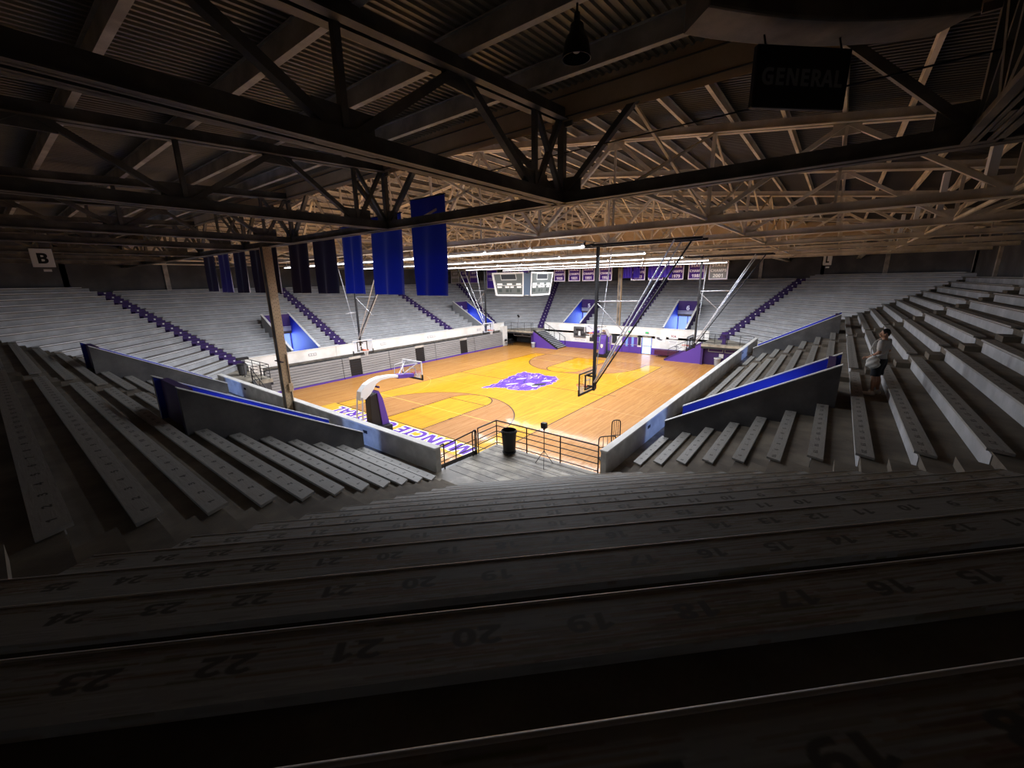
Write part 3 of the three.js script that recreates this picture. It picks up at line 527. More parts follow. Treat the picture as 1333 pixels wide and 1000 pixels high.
const web = (a, b, w = 0.11) => [[bar(a, b, w, w * 0.9), a.x === b.x && a.z === b.z ? 'post' : 'diagonal']];
// main trusses across the hall
GX.forEach((x, i) => {
  const yb = BOT + 0.12, zn = [4, 10.4, 16.8, 23.2], zt = [0.8, 7.2, 13.6, 20, 26.4], webs = [], plates = [], posts = [];
  for (const s of [-1, 1]) {
    zn.forEach((z, k) => {
      const p = V(x, yb, s * z);
      webs.push(...web(p, V(x, gable(z), s * z), 0.1), ...web(p, V(x, gable(zt[k]), s * zt[k]), 0.13), ...web(p, V(x, gable(zt[k + 1]), s * zt[k + 1]), 0.13));
      plates.push(box(0.05, 0.5, 0.9, x, yb + 0.12, s * z));
    });
    zt.forEach((z) => { webs.push(...web(V(x, yb, s * z), V(x, gable(z), s * z), 0.07)); plates.push(box(0.05, 0.34, 0.6, x, gable(z) - 0.12, s * z)); });
    posts.push(box(0.34, gable(22.8) - BOT - 0.2, 0.16, x + 0.2, (gable(22.8) + BOT) / 2, s * 22.8));
  }
  truss('roof_truss', `cream steel gable truss across the court, ${ORD[i]} from the blue banners`, [merge(chord(V(x, yb, -29), V(x, yb, 29)))], [-1, 1].map((s) => merge(chord(V(x, gable(0) + 0.1, 0), V(x, gable(29) + 0.1, s * 29)))), webs, plates, MAT.cream, posts);
});
// the deep end trusses over the two tan columns, and the short trusses of the end bays
const ZA = [2.4, 8.8, 15.2, 21.6];
for (const sx of [-1, 1]) {
  const x = sx * 19.12, yb = BOT + 0.12, yt = 11.98, webs = [], plates = [];
  for (const s of [-1, 1]) for (const z of ZA) {
    const p = V(x, yb, s * z); webs.push(...web(p, V(x, yt, s * z), 0.15)); for (const d of [-1.75, 1.75]) webs.push(...web(p, V(x, yt, s * z + d), 0.13)); plates.push(box(0.05, 0.55, 0.95, x, yb + 0.15, s * z), box(0.05, 0.35, 0.5, x, yt - 0.1, s * z));
  }
  truss('end_truss', sx < 0 ? 'shade-darkened steel end truss in front of the blue banners, on a tan column' : 'cream steel end truss above the state banners', [merge(chord(V(x, yb, -29), V(x, yb, 29)))], [merge(ibeam(V(x, 11.86, -29), V(x, 11.86, 29), 0.22, 0.42))], webs, plates, sx < 0 ? MAT.steelDark : MAT.cream);  // near end truss carries painted shade, the far one stays cream
  const top = (d) => 11.94 - 0.05 * d;                         // d: distance out from the end truss
  for (const s of [-1, 1]) ZA.forEach((z0, j) => {
    const z = s * z0, X = (d) => x + sx * d, w2 = [], pl = [];
    for (let k = 0; k < 4; k++) {
      const b = 1.05 + k * 4.2, p = V(X(b), yb, z); if (b > 13.8) break;
      if (k) w2.push(...web(p, V(X(b - 2.1), top(b - 2.1), z), 0.13));
      if (b + 2.1 < 14) { w2.push(...web(p, V(X(b + 2.1), top(b + 2.1), z), 0.13)); pl.push(box(0.7, 0.4, 0.05, X(b + 2.1), top(b + 2.1) - 0.12, z)); }
      w2.push(...web(p, V(X(b), top(b), z), 0.1)); pl.push(box(0.85, 0.5, 0.05, X(b), yb + 0.14, z));
      if (!k) { w2.push(...web(p, V(X(0.05), top(0), z), 0.11), ...web(V(X(0.05), yb + 0.1, z), V(X(b), top(b), z), 0.1)); }
    }
    truss('bay_truss', sx < 0 ? `shade-darkened end bay truss ${z > 0 ? 'on the standing person\'s side' : 'on the bleacher side'}, ${ORD[j]} out from the tan column` : `cream end bay truss over the doors stand ${z > 0 ? 'near the wedge stair' : 'near the scoreboard'}, ${ORD[j]} out`, [merge(chord(V(X(0), yb, z), V(X(14), yb, z)))], [merge(chord(V(X(0), top(0), z), V(X(14), top(14), z)))], w2, pl, sx < 0 ? MAT.steelDark : MAT.cream);
  });
  // purlins of the end bay and its corrugated deck with the ribs running outward
  const ce = group('ceiling', sx < 0 ? 'dark corrugated metal roof deck on deep purlins over the lettering end' : 'corrugated metal roof deck over the doors end', 'roof', null, 'structure');
  for (let d = 1.4, k = 0; d < 14.2; d += 1.8, k++) { const y = top(d) + 0.1; mesh('purlin', ibeam(V(x + sx * d, y, -29), V(x + sx * d, y, 29), 0.115, 0.36), MAT.steel, ce); }
  mesh('deck_sheet', corrugated(x, x + sx * 14.3, -29, 29, (d) => top(d) + 0.47, 'x', x), MAT.deckRib, ce);
  mesh('roof_cover', hexa([V(x, 12.6, -30), V(x + sx * 15, 12.6, -30), V(x + sx * 15, 12.6, 30), V(x, 12.6, 30), V(x, 12.8, -30), V(x + sx * 15, 12.8, -30), V(x + sx * 15, 12.8, 30), V(x, 12.8, 30)]), MAT.dark, ce);
  // wall between the low end roof and the high main roof
  const sh = new THREE.Shape([[-29.3, 12.3], [29.3, 12.3], [29.3, gable(29) + 0.6], [0, gable(0) + 0.75], [-29.3, gable(29) + 0.6]].map(([a, b]) => new THREE.Vector2(a, b))), g = new THREE.ExtrudeGeometry(sh, { depth: 0.15, bevelEnabled: false }); g.rotateY(-Math.PI / 2); g.translate(x + 0.07, 0, 0);
  struct('wall_clerestory', boxUV(g), MAT.tan, sx < 0 ? 'tan gable wall above the dark end truss' : 'tan gable wall high above the state banners', 'wall');
}
function corrugated(xa, xb, za, zb, yOf, dir, x0) {
  // dir 'x': flutes run along x; profile repeats along z every 0.152 m
  const prof = [[0, 0], [0.05, 0], [0.066, 0.04], [0.136, 0.04], [0.152, 0]], pos = [], N = Math.round((zb - za) / 0.152);
  const q = (...p) => { const [a, b, c, d] = p; for (const v of [a, b, c, a, c, d]) pos.push(...v); };
  for (let i = 0; i < N; i++) for (let j = 0; j + 1 < prof.length; j++) {
    const z0 = za + i * 0.152 + prof[j][0], z1 = za + i * 0.152 + prof[j + 1][0], h0 = prof[j][1], h1 = prof[j + 1][1], ya = yOf(Math.abs(xa - x0)), yb = yOf(Math.abs(xb - x0));
    if (dir === 'x') q([xa, ya + h0, z0], [xa, ya + h1, z1], [xb, yb + h1, z1], [xb, yb + h0, z0]);
    else q([z0, ya + h0, xa], [z1, ya + h1, xa], [z1, yb + h1, xb], [z0, yb + h0, xb]);
  }
  const g = new THREE.BufferGeometry(); g.setAttribute('position', new THREE.BufferAttribute(new Float32Array(pos), 3)); g.computeVertexNormals(); return boxUV(g);
}
{
  const ce = group('ceiling', 'cream corrugated gable roof deck on rows of purlins above the court', 'roof', null, 'structure');
  for (const s of [-1, 1]) {
    for (let k = 0; k < 22; k++) { const z = s * (0.4 + 1.3 * k), y = gable(z) + 0.2; mesh('purlin', ibeam(V(-19, y, z), V(19, y, z), 0.09, 0.25, 0.016), MAT.cream, ce); }
    mesh('deck_sheet', corrugated(0, s * 29.1, -19.1, 19.1, (d) => gable(d) + 0.46, 'z', 0), MAT.deck, ce);
    mesh('roof_cover', hexa([V(-19.2, gable(0) + 0.6, 0), V(19.2, gable(0) + 0.6, 0), V(19.2, gable(29.2) + 0.6, s * 29.2), V(-19.2, gable(29.2) + 0.6, s * 29.2), V(-19.2, gable(0) + 0.75, 0), V(19.2, gable(0) + 0.75, 0), V(19.2, gable(29.2) + 0.75, s * 29.2), V(-19.2, gable(29.2) + 0.75, s * 29.2)]), MAT.dark, ce);
  }
}
// bracing between the trusses
{
  const g = group('roof_bracing', 'thin cream cross bracing strung between the gable trusses', 'bracing', null, 'structure'), X = [-19.1, ...GX, 19.1];
  for (let i = 0; i + 1 < X.length; i++) for (const z of [-23.2, -16.8, -10.4, -4, 4, 10.4, 16.8, 23.2]) {
    const end = i === 0 || i === X.length - 2, t = (x) => Math.abs(x) > 19 ? 11.8 : gable(z);
    mesh('brace', bar(V(X[i], BOT + 0.2, z), V(X[i + 1], t(X[i + 1]), z), 0.06, 0.06), MAT.cream, g); mesh('brace', bar(V(X[i], t(X[i]), z), V(X[i + 1], BOT + 0.2, z), 0.06, 0.06), MAT.cream, g);
    mesh('strut', bar(V(X[i], BOT + 0.14, z), V(X[i + 1], BOT + 0.14, z), 0.08, 0.08), MAT.cream, g);
  }
}
// tan lattice columns in the middle of each end
for (const [x, label] of [[-19.25, 'tall tan riveted column standing by the lettering end wall'], [19.45, 'tall tan column in front of the wide purple aisle']]) {
  const c = group('riveted_column', label, 'column', null, null, [x, T0, -0.05]), H = BOT - T0;
  for (const s of [-1, 1]) { mesh('flange', box(0.36, H, 0.03, 0, H / 2, s * 0.17), MAT.tan, c); }
  mesh('cover_plate', box(0.03, H, 0.3, -0.15, H / 2, 0), MAT.steelDark, c); mesh('web_plate', box(0.03, H, 0.34, 0.15, H / 2, 0), MAT.tan, c);  // cover plate on the unlit side has its shade put into the colour
  if (x < 0) { const rv = []; for (let y = 0.25; y < H; y += 0.17) for (const z of [-0.13, -0.045, 0.045, 0.13]) { const s = new THREE.SphereGeometry(0.016, 6, 4); s.translate(z, y + (Math.abs(z) < 0.1 ? 0.08 : 0), 0.187); rv.push(s); } const m = mesh('rivets', rv, MAT.steelDark, c); m.userData.kind = 'stuff'; mesh('conduit', rod(V(0.1, 0.4, 0.22), V(0.1, 3.2, 0.22), 0.02), MAT.iron, c); mesh('switch_box', rbox(0.2, 0.4, 0.1, 0.1, 1.6, 0.24, 0.015), MAT.tan, c); mesh('bracket_arm', bar(V(-0.2, 2.9, -0.3), V(-0.2, 2.9, 0.55), 0.05, 0.05), MAT.iron, c); }
  mesh('base_plate', box(0.55, 0.05, 0.55, 0, 0.03, 0), MAT.steelDark, c);
}
// fluorescent strip lights hung under the trusses
{
  const proto = group('strip_light', '', 'light');
  mesh('housing', [bar(V(0, 0.1, -1.15), V(0, 0.1, 1.15), 0.12, 0.08), ...[-1, 1].map((s) => bar(V(s * 0.1, 0.06, -1.15), V(s * 0.1, 0.06, 1.15), 0.16, 0.015, V(s * 0.6, 1, 0)))], MAT.whitePlain, proto);
  for (const s of [-1, 1]) mesh('lamp_tube', rod(V(s * 0.08, 0.0, -1.16), V(s * 0.08, 0.0, 1.16), 0.034, 10), MAT.tubeGlow, proto);
  for (const s of [-1, 1]) mesh('hanger', rod(V(0, 0.14, s * 0.8), V(0, 0.42, s * 0.8), 0.012, 5), MAT.iron, proto);
  let first = true;
  GX.forEach((x, i) => {
    for (let k = 0; k < 10; k++) {
      const z = -11.25 + 2.5 * k, label = `${ORD[k]} glowing strip light counted from the folded bleachers, under the ${ORD[i]} gable truss`;
      const o = first ? proto : copy(proto); first = false; o.position.set(x, BOT - 0.42, z); tag(o, label, 'light', `strip lights under the ${ORD[i]} gable truss`);
    }
  });
  for (const o of scene.children.filter((q) => q.name.startsWith('strip_light'))) { const L = new THREE.RectAreaLight(LAMP_COLOR, LAMP, 0.3, 2.25); L.name = 'tube_light'; L.rotation.x = -Math.PI / 2; L.position.y = -0.05; o.add(L); const U = new THREE.RectAreaLight(LAMP_COLOR, UP, 0.3, 2.25); U.name = 'tube_uplight'; U.rotation.x = Math.PI / 2; U.position.y = 0.16; o.add(U); }
}

// ---------------------------------------------------------------- basketball hoops
const boardFace = (parent, mat = MAT.whitePlain) => {               // 1.83 x 1.07 glass board in local xy, facing +z, bottom at y = 0
  mesh('backboard', box(1.83, 1.07, 0.02, 0, 0.535, 0), MAT.glass, parent);
  mesh('board_frame', [box(1.9, 0.06, 0.05, 0, 1.07, 0), box(1.9, 0.06, 0.05, 0, 0, 0), box(0.06, 1.1, 0.05, -0.92, 0.535, 0), box(0.06, 1.1, 0.05, 0.92, 0.535, 0)], mat, parent);
  mesh('target_square', [box(0.61, 0.05, 0.008, 0, 0.6, 0.015), box(0.61, 0.05, 0.008, 0, 0.17, 0.015), box(0.05, 0.45, 0.008, -0.28, 0.385, 0.015), box(0.05, 0.45, 0.008, 0.28, 0.385, 0.015)], MAT.whitePlain, parent);
  mesh('bottom_pad', [rbox(1.92, 0.12, 0.09, 0, -0.02, 0, 0.03), rbox(0.1, 0.36, 0.09, -0.94, 0.1, 0, 0.03), rbox(0.1, 0.36, 0.09, 0.94, 0.1, 0, 0.03)], MAT.black, parent);
  const rim = new THREE.TorusGeometry(0.23, 0.018, 8, 28); rim.rotateX(Math.PI / 2); rim.translate(0, 0.28, 0.4);
  const rg = mesh('rim', [rim.toNonIndexed(), box(0.18, 0.1, 0.18, 0, 0.26, 0.09)], std({ color: 0xc8552a, roughness: 0.5 }), parent);
  const net = []; for (let k = 0; k < 12; k++) { const a = k / 12 * Math.PI * 2; for (const s of [-1, 1]) { const b = a + s * Math.PI / 6; net.push(rod(V(0.22 * Math.cos(a), 0.27, 0.4 + 0.22 * Math.sin(a)), V(0.14 * Math.cos(b), 0.02, 0.4 + 0.14 * Math.sin(b)), 0.006, 4), rod(V(0.14 * Math.cos(b), 0.02, 0.4 + 0.14 * Math.sin(b)), V(0.12 * Math.cos(b + s * 0.4), -0.16, 0.4 + 0.12 * Math.sin(b + s * 0.4)), 0.006, 4)); } }
  mesh('net', net, MAT.whitePlain, rg);
};
function hungHoop(label, pos, ry, mat, k = -1) {      // k: the braces run back (-1) or forward (1)
  const g = group('hanging_hoop', label, 'basketball hoop', 'ceiling hung side court hoops', null, pos, ry), b = new THREE.Group(); b.name = 'board'; g.add(b);
  boardFace(b, mat); b.position.y = 2.75;
  mesh('mast', [bar(V(0, 2.85, -0.36), V(0, 10.1, -0.36), 0.13, 0.13)], MAT.black, g);
  mesh('board_mount', [box(1.0, 0.07, 0.07, 0, 3.7, -0.1), box(1.0, 0.07, 0.07, 0, 2.95, -0.1), bar(V(-0.45, 2.95, -0.1), V(-0.45, 3.7, -0.1), 0.06, 0.06), bar(V(0.45, 2.95, -0.1), V(0.45, 3.7, -0.1), 0.06, 0.06), box(0.08, 0.08, 0.4, 0, 3.6, -0.2), box(0.08, 0.08, 0.4, 0, 3.05, -0.2)], MAT.black, g);
  for (const s of [-1, 1]) mesh('brace', rod(V(s * 0.08, k < 0 ? 3.3 : 3.95, -0.4), V(s * 0.5, 10.1, k * 4.1), 0.035), MAT.chrome, g);
  mesh('lift_arm', rod(V(0, k < 0 ? 3.1 : 4.1, -0.4), V(0, 10.1, k * 4.7), 0.04), MAT.iron, g);
  mesh('link_rod', [rod(V(0, 7.45, -0.36), V(0, 7.5, k * 2.6), 0.025), rod(V(0, 7.4, -0.36), V(0, 6.0, k * 1.9), 0.025)], MAT.chrome, g);
  mesh('stay_rod', [rod(V(-0.1, 3.7, -0.4), V(-1.2, 9.9, -0.5), 0.022), rod(V(0, 6.2, -0.4), V(-1.0, 6.1, -0.45), 0.02)], MAT.chrome, g);
  mesh('top_frame', [box(1.6, 0.1, 0.1, 0, 10.1, -0.36), box(0.1, 0.1, 6.0, 0.45, 10.1, k * 2.2), box(0.1, 0.1, 6.0, -0.45, 10.1, k * 2.2), ...[-0.45, 0.45].map((x) => box(0.08, 0.24, 0.08, x, 10.2, Math.abs(pos[2]) - 10.4))], MAT.iron, g);
  return g;
}
hungHoop('black masted hanging hoop in front of the purple doors, its board seen from behind', [-8.6, 0, 10.55], Math.PI, MAT.black);
hungHoop('white framed hanging hoop against the fascia above the folded bleachers, under blue banners', [-8.1, 0, -11.0], 0, MAT.whitePlain, 1);
hungHoop('white framed hanging hoop by the pier next to the dark entry', [8.2, 0, -11.0], 0, MAT.whitePlain);
hungHoop('black masted hanging hoop in front of the posters and wedge stair', [8.2, 0, 11.2], Math.PI, MAT.black);
function portable(label, pos, ry) {               // local +x towards the court
  const g = group('portable_hoop', label, 'basketball hoop', 'portable hoops on the end lines', null, pos, ry);
  const prof = (pts, w, mat, name, par = g) => { const sh = new THREE.Shape(pts.map((p) => new THREE.Vector2(...p))), q = new THREE.ExtrudeGeometry(sh, { depth: w, bevelEnabled: true, bevelSize: 0.02, bevelThickness: 0.02, bevelSegments: 2 }); q.translate(0, 0, -w / 2); return mesh(name, boxUV(q), mat, par); };
  prof([[-1.3, 0.06], [0.55, 0.06], [0.55, 0.42], [-1.3, 0.5]], 1.3, MAT.black, 'base');
  prof([[0.15, 0.42], [0.6, 0.42], [0.28, 2.05], [0.08, 2.5], [-0.02, 2.4]], 0.62, MAT.purple, 'front_pad');
  prof([[-0.5, 0.45], [0.14, 0.45], [-0.02, 2.38], [-0.45, 2.3]], 0.5, MAT.black, 'mast_cover');
  for (const s of [-1, 1]) mesh('rear_strut', rod(V(-1.15, 0.4, s * 0.32), V(-0.95, 2.35, s * 0.26), 0.045), MAT.chrome, g);
  const top = [[-1.05, 2.2], [-0.95, 2.65], [-0.6, 2.98], [-0.2, 3.15], [0.3, 3.24], [1.0, 3.22], [1.7, 3.12]], low = [[1.7, 3.0], [1.0, 3.1], [0.4, 3.09], [0.05, 2.95], [-0.15, 2.68], [-0.4, 2.42], [-0.72, 2.2]];
  prof([...top, ...low], 0.38, MAT.whitePlain, 'boom');
  prof([[1.6, 3.15], [2.1, 3.1], [2.75, 3.0], [2.75, 2.84], [2.1, 2.88], [1.6, 2.95]], 0.42, MAT.purple, 'boom_pad');
  mesh('boom_bolt', rod(V(0.15, 2.72, -0.27), V(0.15, 2.72, 0.27), 0.06, 10), MAT.purpleDark, g);
  mesh('board_brace', [rod(V(1.9, 3.1, -0.15), V(2.78, 3.72, -0.6), 0.03), rod(V(1.9, 3.1, 0.15), V(2.78, 3.72, 0.6), 0.03), rod(V(1.7, 3.15, -0.3), V(1.75, 3.7, -0.3), 0.02), rod(V(1.7, 3.15, 0.3), V(1.75, 3.7, 0.3), 0.02), rod(V(1.75, 3.7, -0.3), V(2.78, 3.72, -0.6), 0.02), rod(V(1.75, 3.7, 0.3), V(2.78, 3.72, 0.6), 0.02)], MAT.chrome, g);
  for (const [x, z] of [[-1.1, 0.55], [-1.1, -0.55], [0.4, 0.55], [0.4, -0.55]]) { const w = new THREE.CylinderGeometry(0.07, 0.07, 0.06, 12); w.rotateX(Math.PI / 2); w.translate(x, 0.07, z); mesh('wheel', w, MAT.dark, g); }
  const b = new THREE.Group(); b.name = 'board'; g.add(b); boardFace(b); b.position.set(2.82, 2.75, 0); b.rotation.y = Math.PI / 2;
  if (ry) mesh('white_crest', [box(0.02, 0.3, 0.3, 0.5, 1.35, 0), box(0.02, 0.16, 0.16, 0.5, 1.16, 0)], MAT.whitePlain, g);
  return g;
}
portable('portable hoop with white arched boom on the purple court lettering', [-14.55, 0, 0], 0);
portable('portable hoop with tall purple pad in front of the purple doors', [14.75, 0, 0.35], Math.PI);

// ---------------------------------------------------------------- hanging scoreboard
{
  const g = group('hanging_scoreboard', 'four sided grey scoreboard hanging over the court from cables', 'scoreboard', null, null, [0, 7.4, 0]);
  const face = canvas(512, 288, (c, w, h) => {
    c.fillStyle = '#5d625f'; c.fillRect(0, 0, w, h); c.strokeStyle = '#e8e8e2'; c.lineWidth = 12; c.strokeRect(8, 8, w - 16, h - 16);
    c.lineWidth = 6; c.strokeRect(128, 14, 256, 74); c.fillStyle = '#23262a'; c.fillRect(138, 24, 236, 54);
    c.fillStyle = '#f2f2ec'; for (const [x, y, a] of [[40, 132, 92], [210, 132, 92], [380, 132, 92], [34, 168, 80], [170, 168, 80], [270, 168, 64], [394, 168, 84]]) c.fillRect(x, y, a, 22);
    c.fillStyle = '#e8e8e2'; c.fillRect(20, 156, w - 40, 5);
    c.fillStyle = '#3a443f'; for (const [x, a] of [[44, 60], [180, 56], [262, 30], [398, 60]]) c.fillRect(x, 206, a, 40);
  });
  const fm = std({ map: face, roughness: 0.5, side: THREE.DoubleSide });
  for (let k = 0; k < 4; k++) {
    const f = new THREE.Group(); f.name = 'face_panel'; f.rotation.y = k * Math.PI / 2; g.add(f);
    const pos = new Float32Array([-1.3, 0, 1.72, 1.3, 0, 1.72, 1.5, 1.72, 1.95, -1.5, 1.72, 1.95]), q = new THREE.BufferGeometry(); q.setAttribute('position', new THREE.BufferAttribute(pos, 3)); q.setAttribute('uv', new THREE.BufferAttribute(new Float32Array([0, 0, 1, 0, 1, 1, 0, 1]), 2)); q.setIndex([0, 1, 2, 0, 2, 3]); q.computeVertexNormals();
    mesh('display', q, fm, f);
    mesh('rim', [bar(V(-1.3, 0, 1.72), V(1.3, 0, 1.72), 0.07, 0.07), bar(V(-1.5, 1.72, 1.95), V(1.5, 1.72, 1.95), 0.07, 0.07), bar(V(-1.3, 0, 1.72), V(-1.5, 1.72, 1.95), 0.07, 0.07), bar(V(1.3, 0, 1.72), V(1.5, 1.72, 1.95), 0.07, 0.07)], MAT.whitePlain, f);
    const c = new THREE.BufferGeometry(); c.setAttribute('position', new THREE.BufferAttribute(new Float32Array([1.32, 0.02, 1.7, 1.7, 0.02, 1.32, 1.93, 1.7, 1.52, 1.52, 1.7, 1.93]), 3)); c.setAttribute('uv', new THREE.BufferAttribute(new Float32Array(8), 2)); c.setIndex([0, 1, 2, 0, 2, 3]); c.computeVertexNormals();
    mesh('corner_panel', c, std({ color: 0x5c6f86, side: THREE.DoubleSide }), f);
  }
  mesh('lid', box(3.6, 0.05, 3.6, 0, 1.66, 0), MAT.dark, g); mesh('bottom_frame', box(3.2, 0.04, 3.2, 0, 0.03, 0), MAT.whitePlain, g);
  for (const x of [-1.2, 1.2]) mesh('cable', rod(V(x, 1.7, 0), V(x * 0.06, 2.76, 0), 0.02, 5), MAT.iron, g);
}

// ---------------------------------------------------------------- banners
function cloth(w, h, amp, waves, nx = 24, ny = 14) {       // hanging cloth in local xy, top at y = 0, slightly rippled, two faced with a small thickness
  const out = [];
  for (const s of [-1, 1]) { const g = new THREE.PlaneGeometry(w, h, nx, ny); g.translate(0, -h / 2, 0); const p = g.attributes.position; for (let i = 0; i < p.count; i++) { const x = p.getX(i), y = p.getY(i); p.setZ(i, amp * (0.3 - y / h) * Math.sin(x / w * waves * Math.PI * 2 + y * 0.6) + s * 0.004); } if (s < 0) { const ix = g.index.array; for (let i = 0; i < ix.length; i += 3) [ix[i], ix[i + 1]] = [ix[i + 1], ix[i]]; } g.computeVertexNormals(); out.push(g.toNonIndexed()); }
  return merge(out);
}
const fabric = (c, t = 0.25) => new THREE.MeshPhysicalMaterial({ color: c, roughness: 0.85, transmission: t, thickness: 0, side: THREE.DoubleSide });
const BLUEF = fabric(0x2248c4, 0.55), DARKF = fabric(0x2a1634, 0.25), PURPF = fabric(0x341a70, 0.35);
[[9.24, 10.77, 8.1, 11.05, BLUEF, 'widest royal blue'], [6.97, 8.68, 8.12, 10.75, BLUEF, 'middle royal blue'], [4.99, 6.35, 8.14, 10.6, BLUEF, 'narrowest royal blue'], [2.8, 4.43, 8.14, 10.5, DARKF, 'dark plum'], [0.6, 2.28, 8.14, 10.5, DARKF, 'dark plum'], [-1.7, -0.6, 8.14, 10.5, DARKF, 'dark plum'], [-3.67, -2.3, 8.14, 10.5, DARKF, 'dark plum'], [-5.89, -4.35, 8.14, 10.5, DARKF, 'dark plum'], [-8.29, -6.55, 8.14, 10.5, PURPF, 'indigo'], [-10.6, -9.0, 8.2, 10.5, DARKF, 'black plum']].forEach(([a, b, y0, y1, m, col], i) => {
  const c = group('hanging_banner', m === DARKF ? (a > -0.5 ? `dark plum blank banner, ${ORD[i - 3]} from the blue banners towards the tan column` : `dark plum blank banner, ${ORD[i - 5]} past the tan column from the blue banners`) : m === PURPF ? 'indigo blank banner hanging beyond the tan column' : `${col} blank banner hanging behind the dark end truss`, 'banner', m === DARKF ? (a > -0.5 ? 'plum banners before the tan column' : 'plum banners past the tan column') : null, null, [-18.5, y1, (a + b) / 2], Math.PI / 2);
  mesh('cloth', cloth(b - a, y1 - y0, 0.07, 1.6 + 0.3 * (i % 3)), m, c);
  mesh('top_pole', rod(V(-(b - a) / 2 - 0.05, 0.01, 0), V((b - a) / 2 + 0.05, 0.01, 0), 0.02), MAT.iron, c);
  mesh('hanging_wire', [rod(V(-(b - a) / 2, 0, 0), V(-(b - a) / 2, 11.9 - y1, -0.6), 0.006, 4), rod(V((b - a) / 2, 0, 0), V((b - a) / 2, 11.9 - y1, -0.6), 0.006, 4)], MAT.iron, c);
});
function champ(label, x, z, y, w, h, lines, bg, fg) {
  const g = group('champion_banner', label, 'banner', 'championship banners', null, [x, y, z], -Math.PI / 2);
  const t = canvas(160, Math.round(160 * h / w), (c, W, H) => { c.fillStyle = bg; c.fillRect(0, 0, W, H); c.strokeStyle = '#e9e2ef'; c.lineWidth = 10; c.strokeRect(4, 4, W - 8, H - 8); c.fillStyle = fg; c.textAlign = 'center'; c.textBaseline = 'middle'; lines.forEach((s, i) => { c.font = `900 ${s.length > 5 ? 34 : 42}px sans-serif`; c.fillText(s, W / 2, H * (0.22 + 0.29 * i), W - 24); }); });
  mesh('cloth', cloth(w, h, 0.03, 1.2), std({ map: t, roughness: 0.85, side: THREE.DoubleSide }), g);
  mesh('top_pole', [rod(V(-w / 2 - 0.05, 0.01, 0), V(w / 2 + 0.05, 0.01, 0), 0.02), rod(V(-w / 2 + 0.15, 0.01, 0), V(-w / 2 + 0.15, 0.1, -0.12), 0.012, 5), rod(V(w / 2 - 0.15, 0.01, 0), V(w / 2 - 0.15, 0.1, -0.12), 0.012, 5)], MAT.iron, g);
}
const CHX = 18.9, PUR = '#43207c', CY = 10.12;
[['1928', -8.05, 'purple STATE CHAMPS banner beside the scoreboard corner, dated 1928'], ['1931', -5.9, 'purple STATE CHAMPS 1931 banner next to the 1928 one'], ['1951', -3.95, 'purple STATE CHAMPS banner of 1951 crossed by a black hoop mast'], ['1952', -1.7, 'purple STATE CHAMPS banner of 1952 beside the tan column'], ['1963', 2.27, 'purple STATE CHAMPS banner half hidden by two narrow drapes'], ['1978', 4.27, 'purple STATE CHAMPS banner almost covered by the wide drape'], ['1979', 6.4, 'purple STATE CHAMPS 1979 banner beside the wide violet drape'], ['1988', 8.48, 'purple STATE CHAMPS 1988 banner beside the grey one']].forEach(([y, z, l]) => champ(l, CHX, z, CY, 1.62, 1.78, ['STATE', 'CHAMPS', y], PUR, '#efe6f4'));
champ('grey championship banner reading STATE CHAMPS 2001', CHX, 10.56, CY, 1.75, 1.82, ['STATE', 'CHAMPS', '2001'], '#8f9090', '#f4f4f2');
[[-26.9, '#a8a69e', 'grey', 1.8], [-24.9, '#4b2a94', 'purple', 1.7], [-23.0, '#5434a6', 'violet', 1.6]].forEach(([z, bg, n, w]) => champ(`narrow ${n} award banner high in the scoreboard corner`, CHX, z, CY, w, 1.85, ['MVP', 'AWARD', '♥'], bg, '#f4eef8'));
champ('tall purple banner with a white figure beside the hanging scoreboard', CHX, -19.4, CY, 2.05, 2.7, ['CHAMPION', 'TEAM', '▲'], '#5230c0', '#f0e8f8');
champ('small purple banner just above the hanging scoreboard', CHX, -16.5, CY, 1.8, 1.3, ['STATE', 'TITLE', 'TEAM'], '#5230a8', '#f0e8f8');
champ('short violet banner above the scoreboard corner', CHX, -13.7, CY, 1.7, 0.7, ['CENTRAL'], '#6a50c8', '#f0e8f8');
for (const [z, w, l, y] of [[1.2, 0.95, 'narrow crumpled purple drape between the tan column and the violet drape', 10.14], [2.25, 0.75, 'tall crumpled violet drape over the half hidden banner', 10.14], [4.85, 2.5, 'wide crumpled violet drape over the almost covered banner', 10.14]]) {
  const g = group('purple_drape', l, 'drape', null, null, [18.5, y, z], -Math.PI / 2);
  mesh('cloth', cloth(w, y - 8.6, 0.14, 2 + w * 1.4, 40, 10), fabric(0x5a3cd0, 0.3), g); mesh('top_clip', [rod(V(-w / 2, 0.02, 0), V(w / 2, 0.02, 0), 0.025), rod(V(-w / 2 + 0.1, 0.02, 0), V(-w / 2 + 0.1, 0.1, -0.55), 0.02), rod(V(w / 2 - 0.1, 0.02, 0), V(w / 2 - 0.1, 0.1, -0.55), 0.02)], MAT.iron, g);
}

